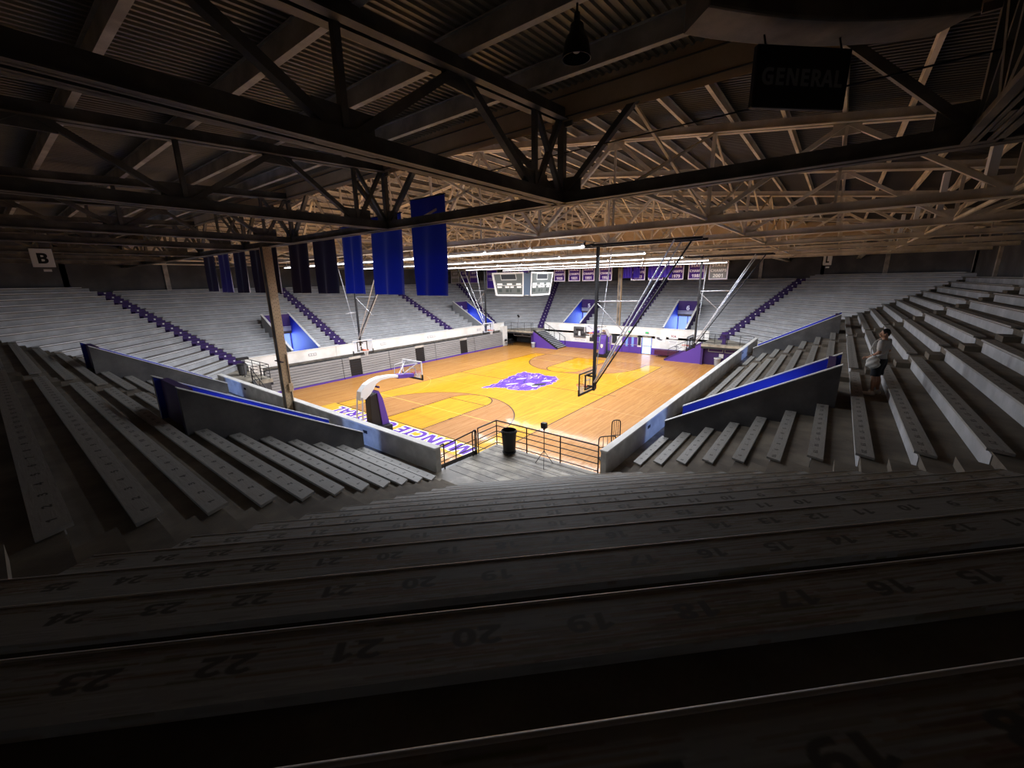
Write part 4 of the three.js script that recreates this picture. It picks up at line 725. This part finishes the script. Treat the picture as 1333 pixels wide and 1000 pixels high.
// ---------------------------------------------------------------- signs and fittings near the roof
const textTex = (w, h, bg, fg, draw) => canvas(w, h, (c) => { c.fillStyle = bg; c.fillRect(0, 0, w, h); c.fillStyle = fg; c.textAlign = 'center'; c.textBaseline = 'middle'; draw(c, w, h); });
{
  const g = group('general_sign', 'black hanging sign with dull letters reading GENERAL', 'sign', null, null, [-20.99, 10.84, 19.68], -Math.PI / 4);
  mesh('board', rbox(1.24, 0.66, 0.08, 0, 0, 0, 0.02), MAT.black, g);
  const p = mesh('letters', new THREE.PlaneGeometry(1.2, 0.64), std({ map: textTex(512, 272, '#141416', '#77777a', (c, w, h) => { c.font = '900 104px sans-serif'; c.fillText('GENERAL', w / 2, h / 2, w - 50); }), roughness: 0.7, side: THREE.DoubleSide }), g); p.position.z = 0.043;
  mesh('hanger', [rod(V(-0.5, 0.33, 0), V(-0.5, 0.62, -0.1), 0.012, 5), rod(V(0.5, 0.33, 0), V(0.5, 0.62, -0.1), 0.012, 5)], MAT.iron, g);
}
{
  const g = group('duct_housing', 'dark rounded metal housing hung under the roof above the GENERAL sign', 'housing', null, null, [-21.1, 11.38, 20.1], -Math.PI / 4);
  const sh = new THREE.Shape(); sh.moveTo(-1.6, 0.5); sh.lineTo(-1.6, 0.0); sh.quadraticCurveTo(0, -0.16, 1.7, 0.12); sh.lineTo(1.7, 0.5);
  const q = new THREE.ExtrudeGeometry(sh, { depth: 0.5, bevelEnabled: true, bevelSize: 0.03, bevelThickness: 0.03, bevelSegments: 2, curveSegments: 20 }); q.translate(0, 0, -0.6);
  mesh('shell', boxUV(q), MAT.steelDark, g); for (const x of [-1.3, 1.3]) mesh('hanger', rod(V(x, 0.5, -0.35), V(x, 0.75, -0.35), 0.02, 6), MAT.iron, g);
}
for (const [x, y, z, ry, ch, label, w] of [[-25.36, 9.9, -8.55, -0.15, 'B', 'white hanging sign with a black letter B over the dark corner', 1.1], [29.4, 10.2, 19.0, -Math.PI * 0.72, 'L', 'white hanging sign with a black letter over the wedge stair corner', 1.0]]) {
  const g = group('section_sign', label, 'sign', null, null, [x, y, z], ry); if (ch === 'B') g.scale.setScalar(0.65);
  mesh('board', rbox(w, 1.25, 0.06, 0, 0, 0, 0.02), MAT.whitePlain, g);
  const p = mesh('letter', new THREE.PlaneGeometry(w - 0.06, 1.19), std({ map: textTex(128, 150, '#e9e7e2', '#161616', (c) => { c.font = '900 120px sans-serif'; c.fillText(ch, 64, 80); }), side: THREE.DoubleSide }), g); p.position.z = 0.033;
  mesh('tab', rbox(0.4, 0.16, 0.04, 0.1, -0.85, 0, 0.01), MAT.whitePlain, g);
  mesh('hanger', [rod(V(-0.4, 0.5, 0), V(-0.4, 0.62, -0.35), 0.02, 5), rod(V(0.4, 0.5, 0), V(0.4, 0.62, -0.35), 0.02, 5), rod(V(0, 0.6, 0), V(0, 1.9, 0), 0.012, 5)], MAT.iron, g);
}
{
  const g = group('pendant_lamp', 'unlit dark bell shaped pendant lamp hanging from a roof purlin', 'lamp', null, null, [-22.3, 11.28, 17.33]);
  mesh('bell', new THREE.LatheGeometry([[0.05, 0.4], [0.085, 0.37], [0.095, 0.28], [0.13, 0.24], [0.16, 0.16], [0.175, 0.06], [0.185, 0.0], [0.175, 0.0], [0.15, 0.14], [0.11, 0.22]].map((p) => new THREE.Vector2(...p)), 28), MAT.iron, g);
  mesh('neck', cyl(0.035, 0.05, 0.16, 0, 0.42, 0), MAT.iron, g); mesh('cord', rod(V(0, 0.48, 0), V(0, 0.62, 0), 0.015), MAT.black, g);
  const b = new THREE.SphereGeometry(0.06, 14, 10); b.translate(0, 0.12, 0); mesh('bulb', b, MAT.grey, g);
}
for (const [a, b, l] of [[[-19.1, 11.2, 12.5], [-19.3, 11.2, 23.5], 'thin cable slung along the dark end truss'], [[-24.6, 11.6, 15.4], [-24.6, 12.1, 15.4], 'short dark hanger rod dropping to the bay truss']]) tag(mesh('cable', rod(V(...a), V(...b), 0.014, 5), MAT.iron), l, 'cable');

// ---------------------------------------------------------------- things standing about
function barrel(label, pos, r, h, mat, grp) {
  const g = group('trash_barrel', label, 'trash can', grp, null, pos);
  mesh('body', new THREE.LatheGeometry([[0, 0.02], [r * 0.78, 0.02], [r * 0.8, 0.06], [r * 0.97, h * 0.86], [r * 0.97, h], [r * 0.92, h], [r * 0.76, 0.08], [0, 0.07]].map((p) => new THREE.Vector2(...p)), 30), mat, g);
  const rim = new THREE.TorusGeometry(r * 0.99, 0.03, 8, 30); rim.rotateX(Math.PI / 2); rim.translate(0, h * 0.92, 0); mesh('rim', rim, mat === MAT.grey ? MAT.whitePlain : MAT.dark, g);
  for (const s of [-1, 1]) mesh('handle', box(0.05, 0.07, 0.16, s * r * 1.02, h * 0.84, 0), mat, g);
  return g;
}
{
  const g = barrel('black wheeled trash barrel on the corner platform behind the railing', [-16.3, T0 + 0.1, 11.3], 0.29, 0.85, MAT.black);
  const d = [cyl(0.26, 0.26, 0.05, 0, -0.02, 0, 20)]; mesh('dolly', d, MAT.dark, g);
  for (let k = 0; k < 5; k++) { const a = k / 5 * 6.283, w = new THREE.CylinderGeometry(0.035, 0.035, 0.03, 10); w.rotateX(Math.PI / 2); w.translate(0.2 * Math.cos(a), -0.065, 0.2 * Math.sin(a)); mesh('wheel', w, MAT.chrome, g); }
}
barrel('grey trash can in front of the dark purple tunnel', [16.05, 0, 11.9], 0.32, 0.85, MAT.grey);
barrel('grey trash can at the foot of the purple striped stair panel', [15.9, 0, -10.1], 0.26, 0.7, MAT.grey);
barrel('grey bin with a dark liner on the platform beyond the tan column', [-16.6, T0, -13.4], 0.3, 0.85, MAT.concreteDark);
{
  const g = group('tripod', 'black box on a thin tripod at the platform railing', 'tripod', null, null, [-16.4, T0, 12.95]);
  mesh('pole', rod(V(0, 0.45, 0), V(0, 1.42, 0), 0.016), MAT.iron, g);
  for (let k = 0; k < 3; k++) { const a = k * 2.094 + 0.5; mesh('leg', rod(V(0, 0.55, 0), V(0.36 * Math.cos(a), 0, 0.36 * Math.sin(a)), 0.012, 6), MAT.iron, g); }
  mesh('device', [rbox(0.16, 0.2, 0.2, 0, 1.5, 0, 0.02), rbox(0.05, 0.1, 0.1, 0.1, 1.5, 0, 0.02)], MAT.black, g);
  mesh('clamp', box(0.05, 0.06, 0.05, 0, 1.36, 0), MAT.dark, g);
}
for (const [x, z, h, w, l] of [[-10.35, 12.6, 1.2, 0.85, 'black barred rolling cart standing against the pale side wall'], [-9.4, 12.6, 1.75, 0.42, 'tall narrow black loop rail beside the barred cart']]) {
  const g = group('rolling_cart', l, 'cart', null, null, [x, 0, z], -0.8);
  mesh('loop', tube([[-w / 2, 0.1, 0], [-w / 2, h - 0.15, 0], [-w / 2 + 0.12, h, 0], [w / 2 - 0.12, h, 0], [w / 2, h - 0.15, 0], [w / 2, 0.1, 0]], 0.03, 48), MAT.iron, g);
  mesh('bars', [0.25, 0.5, 0.75].map((k) => rod(V(-w / 2 + w * k, 0.15, 0), V(-w / 2 + w * k, h - 0.02, 0), 0.014, 6)), MAT.iron, g);
  mesh('cross_rail', [0.15, 0.55 * h].map((y) => rod(V(-w / 2, y, 0), V(w / 2, y, 0), 0.02)), MAT.iron, g);
  mesh('base', rbox(w, 0.08, 0.55, 0, 0.12, 0.25, 0.02), MAT.dark, g);
  for (const a of [-1, 1]) for (const b of [0.05, 0.45]) { const q = new THREE.CylinderGeometry(0.05, 0.05, 0.04, 10); q.rotateX(Math.PI / 2); q.translate(a * (w / 2 - 0.08), 0.05, b); mesh('wheel', q, MAT.black, g); }
}
function chair(label, pos, ry) {
  const g = group('folding_chair', label, 'chair', 'dark chairs by the pier', null, pos, ry);
  mesh('seat', rbox(0.44, 0.04, 0.42, 0, 0.45, 0, 0.015), MAT.black, g); mesh('backrest', rbox(0.44, 0.3, 0.03, 0, 0.78, -0.24, 0.012), MAT.black, g);
  for (const s of [-1, 1]) { mesh('leg', rod(V(s * 0.21, 0, 0.22), V(s * 0.21, 0.94, -0.26), 0.014, 6), MAT.iron, g); mesh('leg', rod(V(s * 0.19, 0, -0.24), V(s * 0.19, 0.47, 0.1), 0.014, 6), MAT.iron, g); }
}
for (let k = 0; k < 3; k++) chair(['black folding chair nearest the folded bleachers, against the white pier', 'middle black folding chair of three against the white pier', 'black folding chair of three nearest the dark entry'][k], [15.2 + 0.55 * k, 0, -13.9 + 0.06 * k], 0);
{
  const g = group('folding_table', 'dark maroon cloth covered table under the posters', 'table', null, null, [18.1, 0, 6.3]);
  mesh('table_top', rbox(0.76, 0.04, 2.4, 0, 0.74, 0, 0.015), MAT.dark, g);
  const cl = [box(0.8, 0.02, 2.44, 0, 0.77, 0), box(0.02, 0.5, 2.44, -0.4, 0.53, 0), box(0.8, 0.5, 0.02, 0, 0.53, 1.22), box(0.8, 0.5, 0.02, 0, 0.53, -1.22)]; mesh('cloth', cl, std({ color: 0x4a1a34, roughness: 0.9 }), g);
  for (const a of [-1, 1]) for (const b of [-1, 1]) mesh('leg', rod(V(a * 0.3, 0, b * 1.0), V(a * 0.3, 0.74, b * 1.0), 0.018), MAT.iron, g);
}
{
  const g = group('music_stand', 'black flat topped stand on the platform beyond the tan column', 'stand', null, null, [-16.75, T0, -12.6]);
  mesh('pole', rod(V(0, 0, 0), V(0, 1.25, 0), 0.02), MAT.iron, g); mesh('tray', rbox(0.75, 0.16, 0.3, 0, 1.32, 0, 0.02), MAT.black, g);
  for (let k = 0; k < 3; k++) mesh('foot', rod(V(0, 0.2, 0), V(0.3 * Math.cos(k * 2.1), 0, 0.3 * Math.sin(k * 2.1)), 0.014), MAT.iron, g);
}
{
  const g = group('lectern', 'dark purple lectern on the platform above the tunnel', 'lectern', null, null, [16.6, T0, 12.2]);
  mesh('post', box(0.34, 0.9, 0.3, 0, 0.45, 0), MAT.purpleDark, g); const t = rbox(0.7, 0.08, 0.6, 0, 0, 0, 0.02); t.rotateZ(0.3); t.translate(0, 1.0, 0); mesh('top', t, MAT.purpleDark, g); mesh('base', box(0.5, 0.06, 0.45, 0, 0.03, 0), MAT.purpleDark, g);
}
{
  const g = group('spot_lamp', 'small dark lamp on a short stalk at the entry platform railing', 'lamp', null, null, [16.0, T0 + 1.02, -12.6]);
  mesh('stalk', rod(V(0, 0, 0), V(0, 0.7, 0.05), 0.015), MAT.iron, g); const h = cyl(0.1, 0.14, 0.34, 0, 0, 0, 14); h.rotateZ(0.8); h.translate(0, 0.85, 0.05); mesh('head', h, MAT.black, g);
}

// ---------------------------------------------------------------- the person: one continuous skin from a distance field, clothes on top
function surfaceNet(field, lo, hi, cell) {
  const n = [0, 1, 2].map((i) => Math.ceil((hi[i] - lo[i]) / cell) + 1), [nx, ny, nz] = n, F = new Float32Array(nx * ny * nz), id = (i, j, k) => (k * ny + j) * nx + i;
  for (let k = 0; k < nz; k++) for (let j = 0; j < ny; j++) for (let i = 0; i < nx; i++) F[id(i, j, k)] = field(lo[0] + i * cell, lo[1] + j * cell, lo[2] + k * cell);
  const vid = new Int32Array(nx * ny * nz).fill(-1), P = [], I = [];
  for (let k = 0; k < nz - 1; k++) for (let j = 0; j < ny - 1; j++) for (let i = 0; i < nx - 1; i++) {
    let c = 0, x = 0, y = 0, z = 0; const v = (a, b, d) => F[id(i + a, j + b, k + d)];
    for (const [a, b] of [[[0, 0, 0], [1, 0, 0]], [[0, 1, 0], [1, 1, 0]], [[0, 0, 1], [1, 0, 1]], [[0, 1, 1], [1, 1, 1]], [[0, 0, 0], [0, 1, 0]], [[1, 0, 0], [1, 1, 0]], [[0, 0, 1], [0, 1, 1]], [[1, 0, 1], [1, 1, 1]], [[0, 0, 0], [0, 0, 1]], [[1, 0, 0], [1, 0, 1]], [[0, 1, 0], [0, 1, 1]], [[1, 1, 0], [1, 1, 1]]]) {
      const p = v(...a), q = v(...b); if ((p < 0) === (q < 0)) continue; const t = p / (p - q); c++; x += a[0] + (b[0] - a[0]) * t; y += a[1] + (b[1] - a[1]) * t; z += a[2] + (b[2] - a[2]) * t;
    }
    if (c) { vid[id(i, j, k)] = P.length / 3; P.push(lo[0] + (i + x / c) * cell, lo[1] + (j + y / c) * cell, lo[2] + (k + z / c) * cell); }
  }
  const quad = (a, b, c, d, flip) => { if (a < 0 || b < 0 || c < 0 || d < 0) return; flip ? I.push(a, c, b, a, d, c) : I.push(a, b, c, a, c, d); };
  for (let k = 1; k < nz - 1; k++) for (let j = 1; j < ny - 1; j++) for (let i = 1; i < nx - 1; i++) {
    const s = F[id(i, j, k)] < 0;
    if (s !== F[id(i + 1, j, k)] < 0) quad(vid[id(i, j - 1, k - 1)], vid[id(i, j, k - 1)], vid[id(i, j, k)], vid[id(i, j - 1, k)], !s);
    if (s !== F[id(i, j + 1, k)] < 0) quad(vid[id(i - 1, j, k - 1)], vid[id(i - 1, j, k)], vid[id(i, j, k)], vid[id(i, j, k - 1)], !s);
    if (s !== F[id(i, j, k + 1)] < 0) quad(vid[id(i - 1, j - 1, k)], vid[id(i, j - 1, k)], vid[id(i, j, k)], vid[id(i - 1, j, k)], !s);
  }
  const g = new THREE.BufferGeometry(); g.setAttribute('position', new THREE.BufferAttribute(new Float32Array(P), 3)); g.setAttribute('uv', new THREE.BufferAttribute(new Float32Array(P.length / 3 * 2), 2)); g.setIndex(I); g.computeVertexNormals(); return g;
}
const cap = (a, b, ra, rb) => (x, y, z) => { const dx = b[0] - a[0], dy = b[1] - a[1], dz = b[2] - a[2], L = dx * dx + dy * dy + dz * dz, t = Math.max(0, Math.min(1, ((x - a[0]) * dx + (y - a[1]) * dy + (z - a[2]) * dz) / L)); return Math.hypot(x - a[0] - t * dx, y - a[1] - t * dy, z - a[2] - t * dz) - ra - (rb - ra) * t; };
const ell = (c, r) => (x, y, z) => { const k = Math.hypot((x - c[0]) / r[0], (y - c[1]) / r[1], (z - c[2]) / r[2]); return (k - 1) * Math.min(...r); };
const smin = (fs, k) => (x, y, z) => { let d = 1e9; for (const f of fs) { const e = f(x, y, z), h = Math.max(k - Math.abs(d - e), 0) / k; d = Math.min(d, e) - h * h * k * 0.25; } return d; };
{
  // local frame: the figure looks along +z, its own right hand is -x
  const J = { pelvis: [0, 0.98, 0], chest: [0, 1.36, 0.0], neck: [0, 1.56, 0.0], hipR: [-0.1, 0.95, 0], hipL: [0.1, 0.95, 0], kneeR: [-0.12, 0.52, 0.04], kneeL: [0.13, 0.52, 0.03], ankR: [-0.13, 0.1, -0.02], ankL: [0.16, 0.1, 0.0], shR: [-0.2, 1.5, -0.01], shL: [0.2, 1.5, -0.01], elR: [-0.29, 1.24, -0.04], elL: [0.3, 1.23, -0.03], wrR: [-0.22, 1.06, 0.18], wrL: [0.24, 1.06, 0.2] };
  const legs = [cap(J.hipR, J.kneeR, 0.092, 0.058), cap(J.kneeR, J.ankR, 0.058, 0.036), cap(J.hipL, J.kneeL, 0.092, 0.058), cap(J.kneeL, J.ankL, 0.058, 0.036), ell([-0.12, 0.36, 0.0], [0.055, 0.13, 0.06]), ell([0.145, 0.36, 0.0], [0.055, 0.13, 0.06])];
  const feet = [cap([-0.13, 0.05, -0.05], [-0.15, 0.04, 0.15], 0.04, 0.034), cap([0.16, 0.05, -0.03], [0.2, 0.04, 0.17], 0.04, 0.034)];
  const trunk = [ell([0, 1.02, 0], [0.17, 0.16, 0.115]), ell([0, 1.2, 0], [0.15, 0.2, 0.1]), ell([0, 1.38, 0], [0.18, 0.17, 0.115]), cap(J.shR, J.shL, 0.062, 0.062)];
  const arms = [cap(J.shR, J.elR, 0.055, 0.042), cap(J.elR, J.wrR, 0.042, 0.028), cap(J.shL, J.elL, 0.055, 0.042), cap(J.elL, J.wrL, 0.042, 0.028)];
  const fingers = []; for (const [w, s] of [[J.wrR, 1], [J.wrL, -1]]) {
    fingers.push(ell([w[0] + 0.02 * s, w[1] - 0.015, w[2] + 0.05], [0.036, 0.026, 0.05]));
    for (let k = 0; k < 4; k++) { const bx = w[0] + s * 0.02 + (k - 1.5) * 0.02, L = [0.035, 0.042, 0.04, 0.03][k], m = [bx + s * 0.006, w[1] - 0.03, w[2] + 0.095 + L * 0.4]; fingers.push(cap([bx, w[1] - 0.015, w[2] + 0.085], m, 0.01, 0.009), cap(m, [m[0] + s * 0.004, m[1] - L * 0.8, m[2] + 0.012], 0.009, 0.008)); }
    fingers.push(cap([w[0] + s * 0.045, w[1] - 0.005, w[2] + 0.04], [w[0] + s * 0.075, w[1] - 0.02, w[2] + 0.085], 0.012, 0.009));
  }
  const hd = V(0, 1.72, 0.02), R = (p) => V(...p).applyAxisAngle(V(0, 1, 0), 0.55).add(hd).toArray();        // head turned towards the court
  const head = [ell(hd.toArray(), [0.078, 0.115, 0.095]), cap(R([0, -0.07, 0.035]), R([0, -0.075, 0.06]), 0.05, 0.035), cap(R([0, 0.0, 0.085]), R([0, -0.03, 0.112]), 0.012, 0.017), cap(R([-0.03, -0.066, 0.088]), R([0.03, -0.066, 0.088]), 0.011, 0.011), cap(R([-0.08, 0.01, -0.005]), R([-0.08, -0.03, -0.003]), 0.016, 0.012), cap(R([0.08, 0.01, -0.005]), R([0.08, -0.03, -0.003]), 0.016, 0.012)];
  const neck = cap(J.neck, R([0, -0.06, -0.015]), 0.056, 0.052);
  const body = smin([...legs, ...feet, ...trunk, ...arms, ...fingers, ...head, neck], 0.035);
  const eyes = [-1, 1].map((s) => { const e = V(...R([s * 0.031, 0.012, 0.088])); return (x, y, z) => Math.hypot(x - e.x, y - e.y, z - e.z) - 0.016; });
  const p = group('person', 'person in light t-shirt and dark shorts standing among the benches, holding a pale bag', 'person', null, null, [-11.4, T0 + RISE * 8, 21.68], 2.75);
  p.scale.setScalar(1.08);
  mesh('body', surfaceNet((x, y, z) => Math.max(body(x, y, z), ...eyes.map((e) => -e(x, y, z))), [-0.5, -0.02, -0.3], [0.5, 1.9, 0.45], 0.012), MAT.skin, p);
  const shirtF = smin([...trunk.slice(1), trunk[0], cap(J.shR, [-0.255, 1.33, -0.03], 0.062, 0.068), cap(J.shL, [0.265, 1.32, -0.03], 0.062, 0.068)], 0.05);
  mesh('shirt', surfaceNet((x, y, z) => Math.max(shirtF(x, y, z) - 0.008 - 0.006 * Math.sin(y * 22 + x * 9), y - 1.565, 0.93 - y, Math.hypot(x, z) < 0.1 ? y - 1.55 : -1), [-0.45, 0.88, -0.3], [0.45, 1.65, 0.3], 0.014), MAT.shirt, p);
  const shortF = smin([ell([0, 0.98, 0], [0.175, 0.13, 0.125]), cap(J.hipR, J.kneeR, 0.112, 0.098), cap(J.hipL, J.kneeL, 0.112, 0.098)], 0.05);
  mesh('shorts', surfaceNet((x, y, z) => Math.max(shortF(x, y, z) - 0.008 - 0.006 * Math.sin(y * 26 + z * 14), 0.55 - y, y - 1.04), [-0.35, 0.5, -0.25], [0.38, 1.1, 0.25], 0.014), MAT.shorts, p);
  const hairF = (x, y, z) => { const q = V(x, y, z).sub(hd).applyAxisAngle(V(0, 1, 0), -0.55), e = ell([0, 0.018, -0.012], [0.09, 0.118, 0.105])(q.x, q.y, q.z); return Math.max(e - 0.004 * Math.sin(q.x * 90) * Math.sin(q.y * 70), q.z - 0.045 - q.y * 0.25, -0.075 - q.y - (q.z < -0.03 ? 0.02 : -0.06)); };
  mesh('hair', surfaceNet(hairF, [-0.16, 1.58, -0.16], [0.16, 1.9, 0.18], 0.008), MAT.hair, p);
  const shoeF = smin([...feet.map((f) => (x, y, z) => f(x, y, z) - 0.014), cap([-0.13, 0.1, -0.02], [-0.13, 0.06, -0.03], 0.046, 0.05), cap([0.16, 0.1, 0], [0.16, 0.06, -0.01], 0.046, 0.05)], 0.03);
  mesh('shoes', surfaceNet((x, y, z) => Math.max(shoeF(x, y, z), -y), [-0.3, -0.02, -0.16], [0.34, 0.2, 0.28], 0.012), MAT.shoe, p);
  const bag = group('shoulder_bag', 'pale cloth bag held at the hip of the standing person', 'bag', null, null, [-11.4, T0 + RISE * 8, 21.68], 2.75); bag.scale.setScalar(1.08);
  mesh('pouch', surfaceNet((x, y, z) => smin([ell([0.3, 0.97, 0.06], [0.075, 0.16, 0.14]), ell([0.3, 0.88, 0.06], [0.085, 0.1, 0.15])], 0.05)(x, y, z) - 0.006 * Math.sin(y * 40 + z * 30), [0.14, 0.7, -0.16], [0.46, 1.2, 0.28], 0.014), MAT.shoe, bag);
  mesh('strap', tube([[0.3, 1.1, 0.08], [0.26, 1.25, 0.17], [0.1, 1.48, 0.17], [-0.1, 1.6, 0.06], [-0.12, 1.56, -0.08], [0.05, 1.4, -0.17], [0.24, 1.2, -0.12], [0.3, 1.1, 0.02]], 0.014, 60), MAT.shoe, bag);
}

renderer.render(scene, camera);
